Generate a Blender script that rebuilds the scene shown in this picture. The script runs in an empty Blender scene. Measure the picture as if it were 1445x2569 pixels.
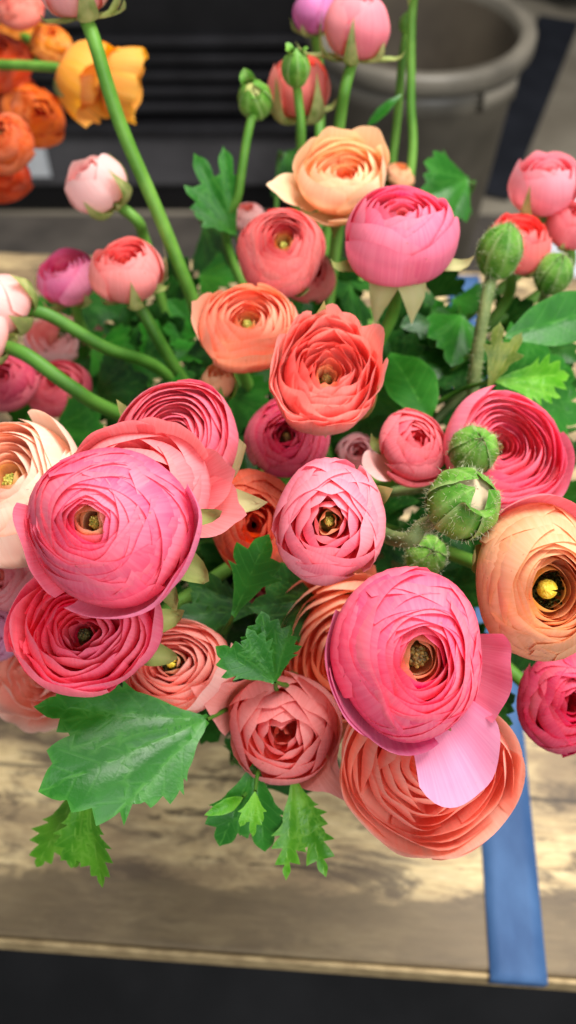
import bpy, math, random
import numpy as np
from mathutils import Vector, Matrix
from mathutils.geometry import delaunay_2d_cdt

# ------------------------------------------------------------------ basics
scn = bpy.context.scene
COL = scn.collection
PI = math.pi
PW, PH, FPX = 1445.0, 2569.0, 2225.0
CAM_H, PITCH = 0.62, math.radians(53)
CAM = np.array((0.0, 0.0, CAM_H))
RIGHT = np.array((1.0, 0, 0))
FWD = np.array((0, math.cos(PITCH), -math.sin(PITCH)))
UP = np.array((0, math.sin(PITCH), math.cos(PITCH)))

def at(px, py, zc):
    return CAM + FWD * zc + RIGHT * ((px - PW / 2) / FPX * zc) + UP * ((PH / 2 - py) / FPX * zc)

def on_plane(px, py, z):
    d = FWD + RIGHT * ((px - PW / 2) / FPX) + UP * ((PH / 2 - py) / FPX)
    return CAM + d * ((z - CAM_H) / d[2])

def camdir(ax, ay, az=None):
    if az is None:
        az = math.sqrt(max(0.0, 1 - ax * ax - ay * ay))
    v = RIGHT * ax + UP * ay - FWD * az
    return v / np.linalg.norm(v)

def lin(c):
    out = []
    for x in c:
        x = x / 255.0
        out.append(x / 12.92 if x <= 0.04045 else ((x + 0.055) / 1.055) ** 2.4)
    return (out[0], out[1], out[2], 1.0)

def lerp(a, b, t):
    return a + (b - a) * t

# ------------------------------------------------------------------ objects
def tag(o, label=None, cat=None, group=None, kind=None):
    if label: o['label'] = label
    if cat: o['category'] = cat
    if group: o['group'] = group
    if kind: o['kind'] = kind
    return o

def empty(name, loc):
    o = bpy.data.objects.new(name, None)
    o.empty_display_size = 0.01
    o.location = Vector(loc)
    COL.objects.link(o)
    return o

class MB:
    """collects grids / faces into one mesh"""
    def __init__(self):
        self.v = []; self.f = []; self.uv = []; self.tone = []; self.n = 0
    def grid(self, pts, uv=None, tone=None, closed_u=False):
        nv, nu = pts.shape[:2]
        idx = np.arange(nv * nu).reshape(nv, nu) + self.n
        if closed_u:
            a = idx[:-1]; b = np.roll(idx, -1, axis=1)[:-1]; c = np.roll(idx, -1, axis=1)[1:]; d = idx[1:]
        else:
            a = idx[:-1, :-1]; b = idx[:-1, 1:]; c = idx[1:, 1:]; d = idx[1:, :-1]
        self.f.append(np.stack([a, b, c, d], axis=-1).reshape(-1, 4))
        self.v.append(pts.reshape(-1, 3))
        self.uv.append((np.zeros((nv * nu, 2)) if uv is None else uv.reshape(-1, 2)))
        t = np.zeros((nv * nu, 3)) if tone is None else (np.broadcast_to(np.asarray(tone, float), (nv, nu, 3)).reshape(-1, 3))
        self.tone.append(t)
        self.n += nv * nu
    def build(self, name, mat, parent=None, origin=None, smooth=True):
        v = np.concatenate(self.v); f = np.concatenate(self.f)
        uv = np.concatenate(self.uv); tone = np.concatenate(self.tone)
        me = bpy.data.meshes.new(name)
        me.vertices.add(len(v)); me.loops.add(f.size); me.polygons.add(len(f))
        o_loc = np.zeros(3)
        if parent is not None:
            o_loc = np.array(parent.matrix_world.translation) if False else np.array(parent_world(parent))
        elif origin is not None:
            o_loc = np.array(origin)
        me.vertices.foreach_set('co', (v - o_loc).astype(np.float32).ravel())
        me.loops.foreach_set('vertex_index', f.astype(np.int32).ravel())
        me.polygons.foreach_set('loop_start', np.arange(0, f.size, 4, dtype=np.int32))
        me.polygons.foreach_set('loop_total', np.full(len(f), 4, dtype=np.int32))
        me.polygons.foreach_set('use_smooth', np.full(len(f), smooth, dtype=bool))
        ul = me.uv_layers.new(name='UVMap')
        ul.data.foreach_set('uv', uv[f.ravel()].astype(np.float32).ravel())
        at_ = me.attributes.new('tone', 'FLOAT_VECTOR', 'POINT')
        at_.data.foreach_set('vector', tone.astype(np.float32).ravel())
        me.update(calc_edges=True)
        me.materials.append(mat)
        o = bpy.data.objects.new(name, me)
        COL.objects.link(o)
        if parent is not None:
            o.parent = parent
        else:
            o.location = Vector(o_loc)
        return o

def parent_world(o):
    p = Vector(o.location)
    while o.parent is not None:
        o = o.parent
        p = p + Vector(o.location)
    return p

def poly_mesh(name, verts, faces, mat, parent=None, origin=(0, 0, 0), bevel=0.0, smooth=False):
    """general polygon mesh (world coordinates)"""
    o_loc = Vector(parent_world(parent)) if parent is not None else Vector(origin)
    me = bpy.data.meshes.new(name)
    me.from_pydata([tuple(Vector(v) - o_loc) for v in verts], [], faces)
    for p in me.polygons: p.use_smooth = smooth
    me.materials.append(mat)
    o = bpy.data.objects.new(name, me)
    COL.objects.link(o)
    if parent is not None: o.parent = parent
    else: o.location = o_loc
    if bevel:
        m = o.modifiers.new('bevel', 'BEVEL'); m.width = bevel; m.segments = 2
    return o

def quad_prism(name, quad, z0, z1, mat, parent=None, bevel=0.0):
    v = [(q[0], q[1], z0) for q in quad] + [(q[0], q[1], z1) for q in quad]
    f = [(3, 2, 1, 0), (4, 5, 6, 7)] + [(i, (i + 1) % 4, 4 + (i + 1) % 4, 4 + i) for i in range(4)]
    return poly_mesh(name, v, f, mat, parent, origin=(quad[0][0], quad[0][1], z0), bevel=bevel)

# ------------------------------------------------------------------ materials
def new_mat(name):
    m = bpy.data.materials.new(name); m.use_nodes = True
    nt = m.node_tree; nt.nodes.clear()
    return m, nt

def N(nt, t, **kw):
    n = nt.nodes.new(t)
    for k, v in kw.items():
        if k.startswith('i_'):
            n.inputs[k[2:].replace('_', ' ')].default_value = v
        else:
            setattr(n, k, v)
    return n

def mixc(nt, fac, a, b, blend='MIX'):
    n = nt.nodes.new('ShaderNodeMix'); n.data_type = 'RGBA'; n.blend_type = blend
    n.clamp_factor = True
    for sock, val in ((n.inputs[0], fac), (n.inputs[6], a), (n.inputs[7], b)):
        if hasattr(val, 'links') or isinstance(val, bpy.types.NodeSocket): nt.links.new(val, sock)
        else: sock.default_value = val
    return n.outputs[2]

def math_(nt, op, a, b=None, clamp=False):
    n = nt.nodes.new('ShaderNodeMath'); n.operation = op; n.use_clamp = clamp
    for i, val in enumerate((a, b)):
        if val is None: continue
        if isinstance(val, bpy.types.NodeSocket): nt.links.new(val, n.inputs[i])
        else: n.inputs[i].default_value = val
    return n.outputs[0]

def ramp(nt, fac, stops, interp='LINEAR'):
    n = nt.nodes.new('ShaderNodeValToRGB'); cr = n.color_ramp; cr.interpolation = interp
    while len(cr.elements) < len(stops): cr.elements.new(0.5)
    for e, (p, c) in zip(cr.elements, stops):
        e.position = p; e.color = c if len(c) == 4 else (*c, 1)
    nt.links.new(fac, n.inputs[0])
    return n.outputs[0]

def smooth_range(nt, val, a, b, c=0.0, d=1.0):
    n = nt.nodes.new('ShaderNodeMapRange'); n.interpolation_type = 'SMOOTHSTEP'
    nt.links.new(val, n.inputs[0])
    n.inputs[1].default_value = a; n.inputs[2].default_value = b
    n.inputs[3].default_value = c; n.inputs[4].default_value = d
    return n.outputs[0]

PETALS = {}
def petal_mat(outer, inner, edge, heart):
    """outer face, inner face, rim, heart tint (sRGB 0-255)"""
    key = (outer, inner, edge, heart)
    if key in PETALS: return PETALS[key]
    m, nt = new_mat('petal')
    L = nt.links
    tone = N(nt, 'ShaderNodeAttribute', attribute_name='tone')
    sep = N(nt, 'ShaderNodeSeparateXYZ'); L.new(tone.outputs['Vector'], sep.inputs[0])
    t, rnd = sep.outputs[0], sep.outputs[1]
    uv = N(nt, 'ShaderNodeUVMap', uv_map='UVMap')
    suv = N(nt, 'ShaderNodeSeparateXYZ'); L.new(uv.outputs[0], suv.inputs[0])
    geo = N(nt, 'ShaderNodeNewGeometry')
    base = mixc(nt, geo.outputs['Backfacing'], lin(outer), lin(inner))
    # per petal variation
    hsv = N(nt, 'ShaderNodeHueSaturation')
    L.new(base, hsv.inputs['Color'])
    L.new(math_(nt, 'ADD', math_(nt, 'MULTIPLY', rnd, 0.16), 0.94), hsv.inputs['Value'])
    L.new(math_(nt, 'ADD', math_(nt, 'MULTIPLY', rnd, -0.26), 1.10), hsv.inputs['Saturation'])
    L.new(math_(nt, 'ADD', math_(nt, 'MULTIPLY', rnd, 0.016), 0.492), hsv.inputs['Hue'])
    c = hsv.outputs[0]
    # paler rim
    rim = smooth_range(nt, suv.outputs[1], 0.86, 1.0)
    c = mixc(nt, math_(nt, 'MULTIPLY', smooth_range(nt, suv.outputs[1], 0.35, 1.0), 0.36), c, lin(edge))
    c = mixc(nt, math_(nt, 'MULTIPLY', smooth_range(nt, t, 0.45, 1.0), 0.22), c, lin(edge))
    c = mixc(nt, math_(nt, 'MULTIPLY', rim, 0.40), c, lin(edge))
    # yellow-green heart petals
    hz = smooth_range(nt, t, 0.02, 0.15, 1.0, 0.0)
    c = mixc(nt, math_(nt, 'MULTIPLY', hz, 0.9), c, lin(heart))
    # veins: fine lines along the petal
    vm = N(nt, 'ShaderNodeCombineXYZ')
    L.new(math_(nt, 'MULTIPLY', suv.outputs[0], 52.0), vm.inputs[0])
    L.new(math_(nt, 'MULTIPLY', suv.outputs[1], 1.6), vm.inputs[1])
    L.new(math_(nt, 'MULTIPLY', rnd, 37.0), vm.inputs[2])
    nz = N(nt, 'ShaderNodeTexNoise'); nz.inputs['Scale'].default_value = 1.0; nz.inputs['Detail'].default_value = 3.0
    L.new(vm.outputs[0], nz.inputs['Vector'])
    vein = smooth_range(nt, nz.outputs[0], 0.35, 0.65)
    sh = N(nt, 'ShaderNodeHueSaturation'); L.new(c, sh.inputs['Color'])
    L.new(math_(nt, 'ADD', math_(nt, 'MULTIPLY', vein, 0.06), 0.97), sh.inputs['Value'])
    L.new(math_(nt, 'ADD', math_(nt, 'MULTIPLY', vein, -0.06), 1.03), sh.inputs['Saturation'])
    # soft blotchy variation
    n2 = N(nt, 'ShaderNodeTexNoise'); n2.inputs['Scale'].default_value = 130.0; n2.inputs['Detail'].default_value = 2.0
    tc = N(nt, 'ShaderNodeTexCoord'); L.new(tc.outputs['Object'], n2.inputs['Vector'])
    c = mixc(nt, math_(nt, 'MULTIPLY', smooth_range(nt, n2.outputs[0], 0.35, 0.8), 0.22), sh.outputs[0], lin(edge))
    n3 = N(nt, 'ShaderNodeTexNoise'); n3.inputs['Scale'].default_value = 420.0; n3.inputs['Detail'].default_value = 3.0
    L.new(tc.outputs['Object'], n3.inputs['Vector'])
    spot = math_(nt, 'MULTIPLY', smooth_range(nt, n3.outputs[0], 0.68, 0.76), math_(nt, 'ADD', math_(nt, 'MULTIPLY', rim, 0.5), 0.12))
    c = mixc(nt, spot, c, lin((176, 104, 84)))
    bmp = N(nt, 'ShaderNodeBump'); bmp.inputs['Strength'].default_value = 0.06; bmp.inputs['Distance'].default_value = 0.0006
    L.new(nz.outputs[0], bmp.inputs['Height'])
    p = N(nt, 'ShaderNodeBsdfPrincipled')
    p.inputs['Roughness'].default_value = 0.52
    p.inputs['Specular IOR Level'].default_value = 0.28
    p.inputs['Sheen Weight'].default_value = 0.06
    p.inputs['Sheen Roughness'].default_value = 0.5
    L.new(c, p.inputs['Base Color']); L.new(bmp.outputs[0], p.inputs['Normal'])
    tr = N(nt, 'ShaderNodeBsdfTranslucent')
    hs2 = N(nt, 'ShaderNodeHueSaturation'); L.new(c, hs2.inputs['Color'])
    hs2.inputs['Saturation'].default_value = 1.15; hs2.inputs['Value'].default_value = 1.1
    L.new(hs2.outputs[0], tr.inputs['Color'])
    mx = N(nt, 'ShaderNodeMixShader'); mx.inputs[0].default_value = 0.40
    L.new(p.outputs[0], mx.inputs[1]); L.new(tr.outputs[0], mx.inputs[2])
    out = N(nt, 'ShaderNodeOutputMaterial'); L.new(mx.outputs[0], out.inputs[0])
    PETALS[key] = m
    return m

GREENS = {}
def green_mat(dark, light, vein=None, gloss=0.38, transl=0.22, scale=60.0, bump=0.16, back=None, leafy=False):
    key = (dark, light, vein, gloss, transl, scale, back, leafy)
    if key in GREENS: return GREENS[key]
    m, nt = new_mat('plant_green'); L = nt.links
    tone = N(nt, 'ShaderNodeAttribute', attribute_name='tone')
    sep = N(nt, 'ShaderNodeSeparateXYZ'); L.new(tone.outputs['Vector'], sep.inputs[0])
    tc = N(nt, 'ShaderNodeTexCoord')
    nz = N(nt, 'ShaderNodeTexNoise'); nz.inputs['Scale'].default_value = scale; nz.inputs['Detail'].default_value = 4.0
    L.new(tc.outputs['Object'], nz.inputs['Vector'])
    c = mixc(nt, smooth_range(nt, nz.outputs[0], 0.3, 0.7), lin(dark), lin(light))
    if back:
        geo = N(nt, 'ShaderNodeNewGeometry')
        c = mixc(nt, geo.outputs['Backfacing'], c, lin(back))
    tone0 = sep.outputs[0]
    if leafy:
        lc_ = N(nt, 'ShaderNodeAttribute', attribute_name='leafco')
        ls = N(nt, 'ShaderNodeSeparateXYZ'); L.new(lc_.outputs['Vector'], ls.inputs[0])
        main = math_(nt, 'MULTIPLY', smooth_range(nt, ls.outputs[1], 0.004, 0.018, 1.0, 0.0), 0.8)
        kk = math_(nt, 'SUBTRACT', math_(nt, 'MULTIPLY', ls.outputs[0], 7.0), math_(nt, 'MULTIPLY', ls.outputs[1], 7.5))
        kk = math_(nt, 'ABSOLUTE', math_(nt, 'SUBTRACT', math_(nt, 'FRACT', kk), 0.5))
        side = math_(nt, 'MULTIPLY', math_(nt, 'MULTIPLY', smooth_range(nt, kk, 0.02, 0.12, 1.0, 0.0), 0.26), smooth_range(nt, ls.outputs[2], 0.03, 0.10))
        tone0 = math_(nt, 'MAXIMUM', math_(nt, 'MAXIMUM', main, side), tone0)
    if vein:
        c = mixc(nt, math_(nt, 'MULTIPLY', tone0, 0.62), c, lin(vein))
    hs = N(nt, 'ShaderNodeHueSaturation'); L.new(c, hs.inputs['Color'])
    L.new(math_(nt, 'ADD', math_(nt, 'MULTIPLY', sep.outputs[1], 0.5), 0.75), hs.inputs['Value'])
    c = hs.outputs[0]
    # fine cell bump
    n2 = N(nt, 'ShaderNodeTexNoise'); n2.inputs['Scale'].default_value = 700.0; n2.inputs['Detail'].default_value = 2.0
    L.new(tc.outputs['Object'], n2.inputs['Vector'])
    hgt = math_(nt, 'ADD', math_(nt, 'MULTIPLY', n2.outputs[0], 0.5), math_(nt, 'MULTIPLY', tone0, -0.8))
    hgt = math_(nt, 'ADD', hgt, math_(nt, 'MULTIPLY', nz.outputs[0], 1.2))
    b = N(nt, 'ShaderNodeBump'); b.inputs['Strength'].default_value = bump; b.inputs['Distance'].default_value = 0.0012
    L.new(hgt, b.inputs['Height'])
    p = N(nt, 'ShaderNodeBsdfPrincipled'); p.inputs['Roughness'].default_value = gloss
    p.inputs['Specular IOR Level'].default_value = 0.32
    L.new(c, p.inputs['Base Color']); L.new(b.outputs[0], p.inputs['Normal'])
    rgh = math_(nt, 'ADD', math_(nt, 'MULTIPLY', nz.outputs[0], 0.3), gloss - 0.12)
    L.new(rgh, p.inputs['Roughness'])
    out = N(nt, 'ShaderNodeOutputMaterial')
    if transl > 0:
        tr = N(nt, 'ShaderNodeBsdfTranslucent')
        hs2 = N(nt, 'ShaderNodeHueSaturation'); L.new(c, hs2.inputs['Color']); hs2.inputs['Value'].default_value = 1.4
        hs2.inputs['Hue'].default_value = 0.48
        L.new(hs2.outputs[0], tr.inputs['Color'])
        mx = N(nt, 'ShaderNodeMixShader'); mx.inputs[0].default_value = transl
        L.new(p.outputs[0], mx.inputs[1]); L.new(tr.outputs[0], mx.inputs[2])
        L.new(mx.outputs[0], out.inputs[0])
    else:
        L.new(p.outputs[0], out.inputs[0])
    GREENS[key] = m
    return m

def plain_mat(name, a, b, scale=20.0, rough=0.6, bump=0.15, stretch=(1, 1, 1), spec=0.4, dist=0.002):
    m, nt = new_mat(name); L = nt.links
    tc = N(nt, 'ShaderNodeTexCoord'); mp = N(nt, 'ShaderNodeMapping'); mp.inputs['Scale'].default_value = stretch
    L.new(tc.outputs['Object'], mp.inputs[0])
    nz = N(nt, 'ShaderNodeTexNoise'); nz.inputs['Scale'].default_value = scale; nz.inputs['Detail'].default_value = 6.0
    L.new(mp.outputs[0], nz.inputs['Vector'])
    c = mixc(nt, smooth_range(nt, nz.outputs[0], 0.3, 0.7), lin(a), lin(b))
    bm = N(nt, 'ShaderNodeBump'); bm.inputs['Strength'].default_value = bump; bm.inputs['Distance'].default_value = dist
    L.new(nz.outputs[0], bm.inputs['Height'])
    p = N(nt, 'ShaderNodeBsdfPrincipled'); p.inputs['Roughness'].default_value = rough
    p.inputs['Specular IOR Level'].default_value = spec
    L.new(c, p.inputs['Base Color']); L.new(bm.outputs[0], p.inputs['Normal'])
    out = N(nt, 'ShaderNodeOutputMaterial'); L.new(p.outputs[0], out.inputs[0])
    return m

G_STEM = green_mat((74, 124, 36), (108, 156, 60), gloss=0.5, transl=0.0, scale=45, bump=0.12)
G_STEM_DARK = green_mat((48, 94, 20), (78, 126, 40), gloss=0.5, transl=0.0, scale=45, bump=0.12)
G_STEM_DULL = green_mat((92, 110, 62), (126, 138, 84), gloss=0.6, transl=0.0, scale=120, bump=0.3)
G_SEPAL = green_mat((104, 126, 58), (160, 168, 104), vein=(176, 178, 122), gloss=0.5, transl=0.25, scale=120, back=(150, 166, 92))
G_SEPAL_PALE = green_mat((150, 154, 92), (196, 190, 138), vein=(206, 196, 150), gloss=0.5, transl=0.3, scale=110, back=(186, 186, 128))
G_BUD = green_mat((62, 122, 26), (118, 168, 66), vein=(186, 204, 138), gloss=0.42, transl=0.08, scale=120, bump=0.35)
G_FUZZ = green_mat((168, 176, 130), (206, 206, 176), gloss=0.6, transl=0.3, scale=50, bump=0.0)
G_LEAF = green_mat((30, 96, 20), (44, 116, 28), vein=(80, 146, 54), gloss=0.36, transl=0.2, scale=60, back=(84, 136, 56), leafy=True)
G_LEAF_LIGHT = green_mat((58, 130, 14), (98, 166, 34), vein=(136, 192, 72), gloss=0.33, transl=0.26, scale=60, back=(100, 150, 62), leafy=True)
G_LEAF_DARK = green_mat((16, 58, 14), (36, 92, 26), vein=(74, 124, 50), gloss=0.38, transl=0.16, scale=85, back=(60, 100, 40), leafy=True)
G_LEAF_OLIVE = green_mat((74, 96, 26), (116, 132, 46), vein=(150, 152, 76), gloss=0.42, transl=0.22, scale=85, back=(116, 124, 56), leafy=True)

def eye_mat(a, b):
    return green_mat(a, b, gloss=0.5, transl=0.0, scale=500, bump=0.8)
E_GREEN = eye_mat((120, 128, 40), (206, 196, 96))
E_YELLOW = eye_mat((214, 186, 40), (236, 214, 84))
E_DARK = eye_mat((34, 32, 18), (92, 88, 40))
E_BROWN = eye_mat((60, 44, 20), (150, 124, 60))

# ------------------------------------------------------------------ shapes
def catmull(ctrl, n=48):
    c = np.asarray(ctrl, float)
    p = np.vstack([2 * c[0] - c[1], c, 2 * c[-1] - c[-2]])
    segs = len(c) - 1
    out = []
    for i in range(segs):
        t = np.linspace(0, 1, n, endpoint=(i == segs - 1))[:, None]
        p0, p1, p2, p3 = p[i], p[i + 1], p[i + 2], p[i + 3]
        out.append(0.5 * ((2 * p1) + (-p0 + p2) * t + (2 * p0 - 5 * p1 + 4 * p2 - p3) * t ** 2 + (-p0 + 3 * p1 - 3 * p2 + p3) * t ** 3))
    return np.vstack(out)

def arclen(poly):
    d = np.r_[0, np.cumsum(np.linalg.norm(np.diff(poly, axis=0), axis=1))]
    return d / d[-1]

def petal_grid(rng, ctrl, az, W, nu=13, nv=12, vc=0.25, vp=2.4, v0=0.0, base_w=0.45, wave=0.0, tip=0.0,
               flat=0.0, cup=0.0, notch=0.02, R=1.0, skew=0.0, fold=0.0, lift=0.0):
    poly = catmull(ctrl, 24); s_ = arclen(poly)
    u = np.linspace(-1, 1, nu)[None, :]
    v = (v0 + (1 - v0) * np.linspace(0, 1, nv) ** 0.75)[:, None]
    ph = rng.uniform(0, 6.28, 4)
    vend = 1 - vc * np.abs(u) ** vp + skew * u + notch * np.sin(4 * u + ph[0]) + 0.5 * notch * np.sin(9 * u + ph[1])
    vend = vend + tip * np.exp(-(u / 0.16) ** 2)
    s = v * vend
    x = np.clip(s / 0.6, 0, 1); wv = base_w + (1 - base_w) * (x * x * (3 - 2 * x))
    th = az + u * W * wv
    sc = np.clip(s, 0, 1)
    rho = np.interp(sc, s_, poly[:, 0]); z = np.interp(sc, s_, poly[:, 1])
    # beyond the end of the curve: go straight on
    ex = np.clip(s - 1, 0, None)
    tl = np.linalg.norm(np.diff(poly, axis=0), axis=1).sum()
    d = poly[-1] - poly[-4]; d = d / np.linalg.norm(d)
    rho = rho + ex * tl * d[0]; z = z + ex * tl * d[1]
    vv = v ** 3
    rho = rho * (1 + flat * u ** 2 * s)
    rho = rho + R * wave * vv * (np.sin(3.1 * u + ph[2]) + 0.5 * np.sin(7.3 * u + ph[3]))
    z = z + cup * R * (u ** 2) * s + R * wave * 0.7 * vv * np.sin(5.2 * u + ph[0]) + fold * R * np.abs(u) * vv
    lf = np.clip((v - 0.62) / 0.38, 0, 1) ** 2 * R * lift
    z = z + lf; rho = rho + 0.45 * lf
    P = np.stack([rho * np.cos(th), rho * np.sin(th), z], axis=-1)
    UV = np.stack(np.broadcast_arrays((u + 1) / 2, v), axis=-1)
    return P, UV

def frame(axis, spin=0.0):
    z = axis / np.linalg.norm(axis)
    x = RIGHT - z * np.dot(RIGHT, z)
    if np.linalg.norm(x) < 1e-3: x = UP - z * np.dot(UP, z)
    x /= np.linalg.norm(x)
    y = np.cross(z, x)
    M = np.stack([x, y, z], axis=1)
    if spin:
        c, s = math.cos(spin), math.sin(spin)
        M = M @ np.array([[c, -s, 0], [s, c, 0], [0, 0, 1]])
    return M

def tube(points, r0, r1, nseg=10, steps=40, bumps=None, rng=None):
    pl = catmull(points, max(4, steps // max(1, len(points) - 1)))
    n = len(pl)
    tan = np.gradient(pl, axis=0); tan /= np.linalg.norm(tan, axis=1)[:, None]
    ref = np.array((0.31, 0.2, 0.93)); ref /= np.linalg.norm(ref)
    rows = []
    nrm = np.cross(tan[0], ref); nrm /= np.linalg.norm(nrm)
    a = np.linspace(0, 2 * PI, nseg, endpoint=False)
    for i in range(n):
        nrm = nrm - tan[i] * np.dot(nrm, tan[i]); nrm /= np.linalg.norm(nrm)
        bn = np.cross(tan[i], nrm)
        t = i / (n - 1)
        r = lerp(r0, r1, t)
        rr = r * (1 + 0.06 * np.cos(5 * a))
        rows.append(pl[i] + np.outer(np.cos(a) * rr, nrm) + np.outer(np.sin(a) * rr, bn))
    return np.array(rows), pl, tan

def fuzz(mb, rng, pts, nrms, n, length, width=0.00011):
    idx = rng.integers(0, len(pts), n)
    for i in idx:
        p = pts[i] + rng.normal(0, 0.0003, 3); d = nrms[i] + rng.normal(0, 0.45, 3); d /= np.linalg.norm(d)
        s = np.cross(d, rng.normal(0, 1, 3)); s /= np.linalg.norm(s)
        l = length * rng.uniform(0.5, 1.3)
        bend = rng.normal(0, 0.25, 3) * l
        q = np.array([[p - s * width, p + s * width], [p + d * l * 0.55 - s * width * .7, p + d * l * 0.55 + s * width * .7],
                      [p + d * l + bend - s * width * .2, p + d * l + bend + s * width * .2]])
        mb.grid(q, tone=(0, 0.5, 0))

MOUTH = np.array((0.0, 0.335, 0.185))
def stem_to_mouth(base, axis, rng, way=None, spread=0.035):
    end = MOUTH + np.array((rng.uniform(-1, 1) * spread, rng.uniform(-1, 1) * spread, 0))
    low = end + np.array((0, 0, -0.17)) + np.array((rng.uniform(-1, 1), rng.uniform(-1, 1), 0)) * 0.02
    if way is not None:
        pts = [base] + [np.array(w) for w in way]
        last = pts[-1]
    else:
        L = np.linalg.norm(base - end)
        pts = [base, base - axis * min(0.035, L * 0.3)]
        last = pts[-1]
        pts.append(lerp(last, end, 0.55) + np.array((0, 0, 0.012)))
    pts += [end, low]
    return pts

def sphere_grid(c, r, M=None, nu=20, nv=12, sq=(1, 1, 1)):
    th = np.linspace(0, 2 * PI, nu, endpoint=False)[None, :]
    ph = np.linspace(-PI / 2 + 0.02, PI / 2 - 0.02, nv)[:, None]
    P = np.stack(np.broadcast_arrays(np.cos(ph) * np.cos(th) * sq[0], np.cos(ph) * np.sin(th) * sq[1], np.sin(ph) * sq[2] + 0 * th), axis=-1) * r
    if M is not None: P = P @ M.T
    return P + c

# ------------------------------------------------------------------ flowers
GROUP_MAIN = 'pink, coral and peach ranunculus in the front bunch'
GROUP_ORANGE = 'orange ranunculus in the bunch behind'
SHAPES = {
    # rim heights (heart, middle, outside) as share of R, curl at heart/outside, belly depth
    'ball':  dict(z=(0.34, 0.44, 0.16), curl=(0.40, 0.40), dep=(0.20, 0.36), r0=0.17),
    'disc':  dict(z=(0.16, 0.34, 0.06), curl=(0.35, 0.22), dep=(0.18, 0.30), r0=0.16),
    'cup':   dict(z=(0.02, 0.26, 0.42), curl=(0.30, 0.14), dep=(0.16, 0.40), r0=0.15),
    'open':  dict(z=(-0.06, 0.16, 0.26), curl=(0.25, 0.04), dep=(0.14, 0.34), r0=0.15),
    'bud':   dict(z=(0.55, 0.74, 0.72), curl=(0.55, 0.40), dep=(0.30, 0.62), r0=0.15),
}

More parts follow.
